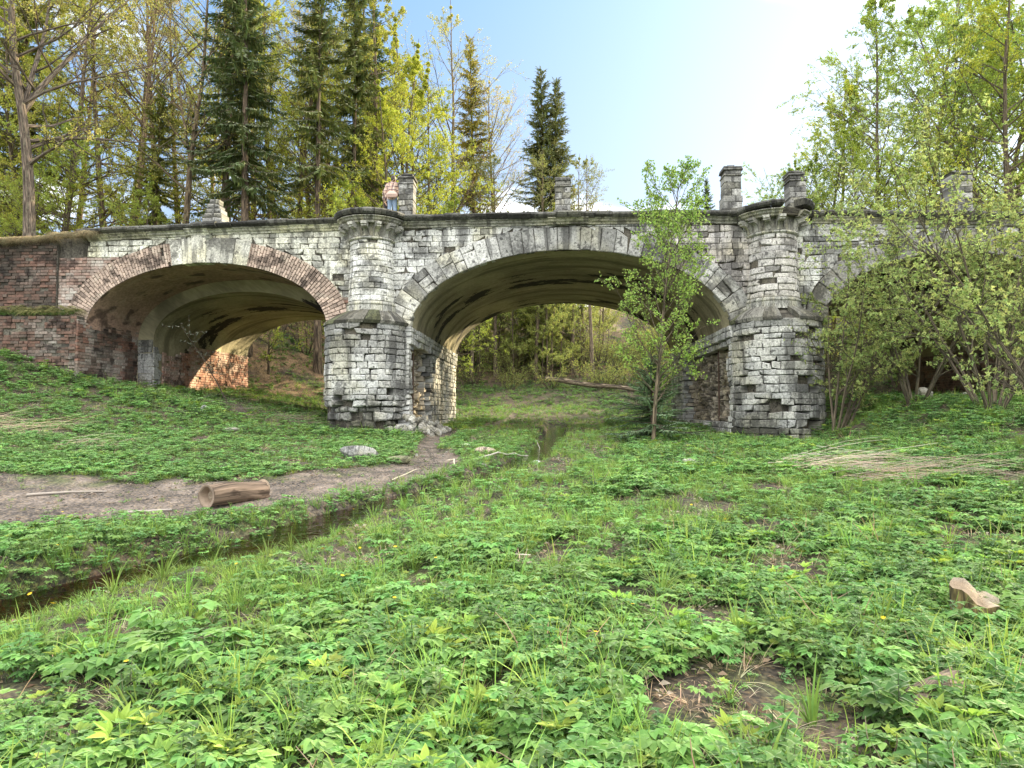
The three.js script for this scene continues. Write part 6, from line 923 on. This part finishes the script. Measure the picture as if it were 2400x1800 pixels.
const hand = (w, dir, s) => { const o = [cap(w, [w[0] + dir[0] * 0.07, w[1] + dir[1] * 0.07, w[2] + dir[2] * 0.07], 0.028, 0.032)]; for (let f = 0; f < 4; f++) { const off = (f - 1.5) * 0.017, L = [0.06, 0.072, 0.068, 0.052][f], b = [w[0] + dir[0] * 0.08, w[1] + dir[1] * 0.08, w[2] + dir[2] * 0.08 + off], m = [b[0] + dir[0] * L * 0.55, b[1] + dir[1] * L * 0.55, b[2] + off * 0.1], e = [m[0] + dir[0] * L * 0.4 + s * 0.018, m[1] + dir[1] * L * 0.45, m[2]]; o.push(cap(b, m, 0.0095, 0.009), cap(m, e, 0.009, 0.0075)); } const tb = [w[0] + dir[0] * 0.03, w[1] + dir[1] * 0.03, w[2] - 0.03], tm = [tb[0] + s * 0.02 + dir[0] * 0.03, tb[1] + dir[1] * 0.03, tb[2] - 0.02]; o.push(cap(tb, tm, 0.012, 0.01), cap(tm, [tm[0] + dir[0] * 0.025, tm[1] + dir[1] * 0.03, tm[2] + 0.003], 0.01, 0.008)); return o; };
function person(x, z, turn, h, o, label) {
  const t = thing('person', label, 'person', [x, ytop(x) - 0.03, z], 'couple on the bridge'); t.rotation.y = turn; t.scale.setScalar(h / 1.68);
  // faces -z; joints
  const hip = 0.86, sh = 1.36, LA = o.armL, RA = o.armR, legs = [-1, 1].map((s) => [[s * 0.085, hip, 0], [s * 0.1, 0.47, -0.02], [s * 0.105, 0.08, 0.02], [s * 0.11, 0.03, -0.15]]);
  const torso = [cap([0, 0.92, 0], [0, 1.2, 0], 0.135, 0.13), cap([-0.12, sh - 0.03, 0], [0.12, sh - 0.03, 0], 0.085, 0.085), cap([0, 1.2, 0], [0, 1.34, 0.01], 0.13, 0.1), cap([0, 1.36, 0.01], [0, 1.48, -0.005], 0.055, 0.05)];
  const arms = [LA, RA].flatMap(([a, e, w]) => [cap(a, e, 0.05, 0.042), cap(e, w, 0.041, 0.03)]);
  const leg = legs.flatMap(([a, b, c, d]) => [cap(a, b, 0.088, 0.058), cap(b, c, 0.056, 0.038), cap(c, d, 0.038, 0.03)]);
  const hc = [o.head[0], 1.58, -0.015], head = [ell(hc, [0.073, 0.105, 0.092]), ell([hc[0], 1.525, -0.05], [0.052, 0.06, 0.055]), ell([hc[0] - 0.005, 1.56, -0.108], [0.014, 0.026, 0.022]), ell([hc[0] - 0.077, 1.565, 0.005], [0.012, 0.03, 0.02]), ell([hc[0] + 0.077, 1.565, 0.005], [0.012, 0.03, 0.02]), ell([hc[0] - 0.03, 1.575, -0.098], [0.016, 0.012, 0.012]), ell([hc[0] + 0.03, 1.575, -0.098], [0.016, 0.012, 0.012]), ell([hc[0], 1.515, -0.1], [0.024, 0.009, 0.012])];
  const lo = [-0.55, -0.03, -0.36], hi = [0.55, 1.75, 0.3], skin = () => [1, 1, 1];
  const whole = blend([...torso, ...arms, ...leg, ...head.slice(0, 2)], 0.03);
  const g0 = netMesh(whole, lo, hi, 0.022, skin), g1 = netMesh(blend(head, 0.012), [hc[0] - 0.12, 1.42, -0.17], [hc[0] + 0.12, 1.72, 0.13], 0.008, skin), hands = [LA, RA].map(([, e, w], k) => { const d = V(w[0] - e[0], w[1] - e[1], w[2] - e[2]).normalize(); return netMesh(blend(hand(w, [d.x, d.y, d.z], k ? -1 : 1), 0.008), [w[0] - 0.13, w[1] - 0.2, w[2] - 0.14], [w[0] + 0.13, w[1] + 0.16, w[2] + 0.14], 0.006, skin); });
  mesh('body', mergeGeometries([g0, g1, ...hands]), M_skin, t);
  const hb = o.longHair ? [ell([hc[0], 1.6, 0.012], [0.088, 0.105, 0.095]), cap([hc[0], 1.58, 0.06], [hc[0], 1.3, 0.1], 0.08, 0.07)] : [ell([hc[0], 1.6, 0.016], [0.086, 0.104, 0.096]), ell([hc[0], 1.53, 0.055], [0.07, 0.07, 0.05])];
  const hairF = blend(hb, 0.03), cut = (x, y, z) => -(z + 0.055 + (y > 1.63 ? 0.06 : 0)); mesh('hair', netMesh((x, y, z) => Math.max(hairF(x, y, z) + 0.004 * (noise3(x * 60, y * 12, z * 60) - 0.5), cut(x, y, z)), [hc[0] - 0.15, 1.1, -0.16], [hc[0] + 0.15, 1.76, 0.22], 0.012, skin), M_hair, t);
  const wear = (name, f, grow, y0, y1, mat, flare = 0, colf = skin) => mesh(name, netMesh((x, y, z) => Math.max(f(x, y, z) - grow - flare * clamp((1.25 - y) / 0.45) - 0.012 * (noise3(x * 9, y * 7, z * 9) - 0.5), y - y1, y0 - y), lo, hi, 0.02, colf), mat, t);
  const upper = blend([...torso.slice(0, 3), ...[LA, RA].flatMap(([a, e, w]) => { const w2 = [lerp(e[0], w[0], 0.9), lerp(e[1], w[1], 0.9), lerp(e[2], w[2], 0.9)]; return [cap(a, e, 0.05, 0.044), cap(e, w2, 0.044, 0.036)]; })], 0.03), lower = blend([cap([0, 0.92, 0], [0, 1.0, 0], 0.135, 0.13), ...leg.filter((_, k) => k % 3 < 2)], 0.03);
  wear('coat', upper, 0.026, o.hem, 1.47, o.coat, 0.02); wear(o.legName, lower, 0.012 + (o.skirt ? 0.05 : 0), o.skirt ? 0.45 : 0.1, 0.98, o.trousers, 0);
  for (const [, , c, d] of legs) { const s = mesh('shoe', netMesh(blend([cap([c[0], 0.06, c[2] + 0.01], [d[0], 0.04, d[2]], 0.052, 0.04)], 0.01), [c[0] - 0.08, -0.02, -0.24], [c[0] + 0.09, 0.14, 0.1], 0.01, skin), o.shoe, t); }
  return t;
}
{
  const plaid = tex(256, 256, (u, v, o) => { // pinkish-tan check
    const q = (t, a, b) => t > a && t < b, fu = (u * 8) % 1, fv = (v * 8) % 1, dk = (t) => q(t, 0.08, 0.26), wt = (t) => q(t, 0.4, 0.5), g = 0.05 * (noise2(u * 128, v * 128, 128) - 0.5); let c = [0.80, 0.68, 0.60]; if (wt(fu) || wt(fv)) c = [0.93, 0.88, 0.82]; if (dk(fu) || dk(fv)) c = [0.42, 0.34, 0.38]; if (dk(fu) && dk(fv)) c = [0.25, 0.2, 0.25]; o[0] = c[0] + g; o[1] = c[1] + g; o[2] = c[2] + g; });
  const coat = std({ map: plaid }), jeans = std({ color: lin(0.28, 0.38, 0.52), bumpMap: B_grain, bumpScale: 0.004 }), black = std({ color: lin(0.015, 0.015, 0.018) }), white = std({ color: lin(0.72, 0.70, 0.68) }), shoe = std({ color: lin(0.5, 0.48, 0.46) });
  person(-5.44, -23.0, -0.1, 1.64, { head: [0.035], armL: [[-0.17, 1.35, 0], [-0.27, 1.1, 0.03], [-0.29, 0.86, -0.03]], armR: [[0.17, 1.35, 0], [0.24, 1.12, -0.05], [0.16, 1.08, -0.24]], hem: 0.8, coat, trousers: jeans, shoe, legName: 'trousers' }, 'person in a tan checked coat and light jeans leaning by the pedestal');
  person(-5.63, -23.42, -2.4, 1.52, { head: [0.0], longHair: true, armL: [[-0.17, 1.35, 0], [-0.2, 1.1, -0.1], [-0.06, 1.12, -0.28]], armR: [[0.17, 1.35, 0], [0.22, 1.1, 0.02], [0.2, 0.86, -0.06]], hem: 0.92, coat: white, trousers: black, shoe: black, skirt: true, legName: 'skirt' }, 'person in a white top and black skirt half hidden behind the checked coat');
  // shoulder bag on the coat
  const b = thing('shoulder_bag', 'pinkish-tan soft shoulder bag hanging on the back of the checked coat', 'bag', [-5.4, ytop(-5.4) + 0.87, -22.75]); const mb = std({ color: lin(0.52, 0.36, 0.29), roughness: 0.6 });
  mesh('bag_body', netMesh((x, y, z) => Math.max(ell([0, 0.0, 0], [0.17, 0.11, 0.05])(x, y, z), -0.085 - y) - 0.01, [-0.25, -0.2, -0.1], [0.25, 0.2, 0.1], 0.012, () => [1, 1, 1]), mb, b);
  mesh('flap', netMesh((x, y, z) => Math.max(ell([0, 0.02, 0.012], [0.165, 0.095, 0.055])(x, y, z), -0.01 - y) - 0.008, [-0.25, -0.2, -0.1], [0.25, 0.2, 0.1], 0.012, () => [1, 1, 1]), std({ color: lin(0.6, 0.44, 0.37), roughness: 0.6 }), b);
  const st = new MB(); st.tube([V(-0.15, 0.06, 0), V(-0.17, 0.25, 0.01), V(-0.1, 0.42, 0.0), V(0.06, 0.55, -0.08)], [0.01, 0.01, 0.01, 0.01], 5, [0.4, 0.28, 0.22]); mesh('strap', st.geo(), M.twig, b);
}
renderer.setSize(1024, 768);
renderer.render(scene, camera);
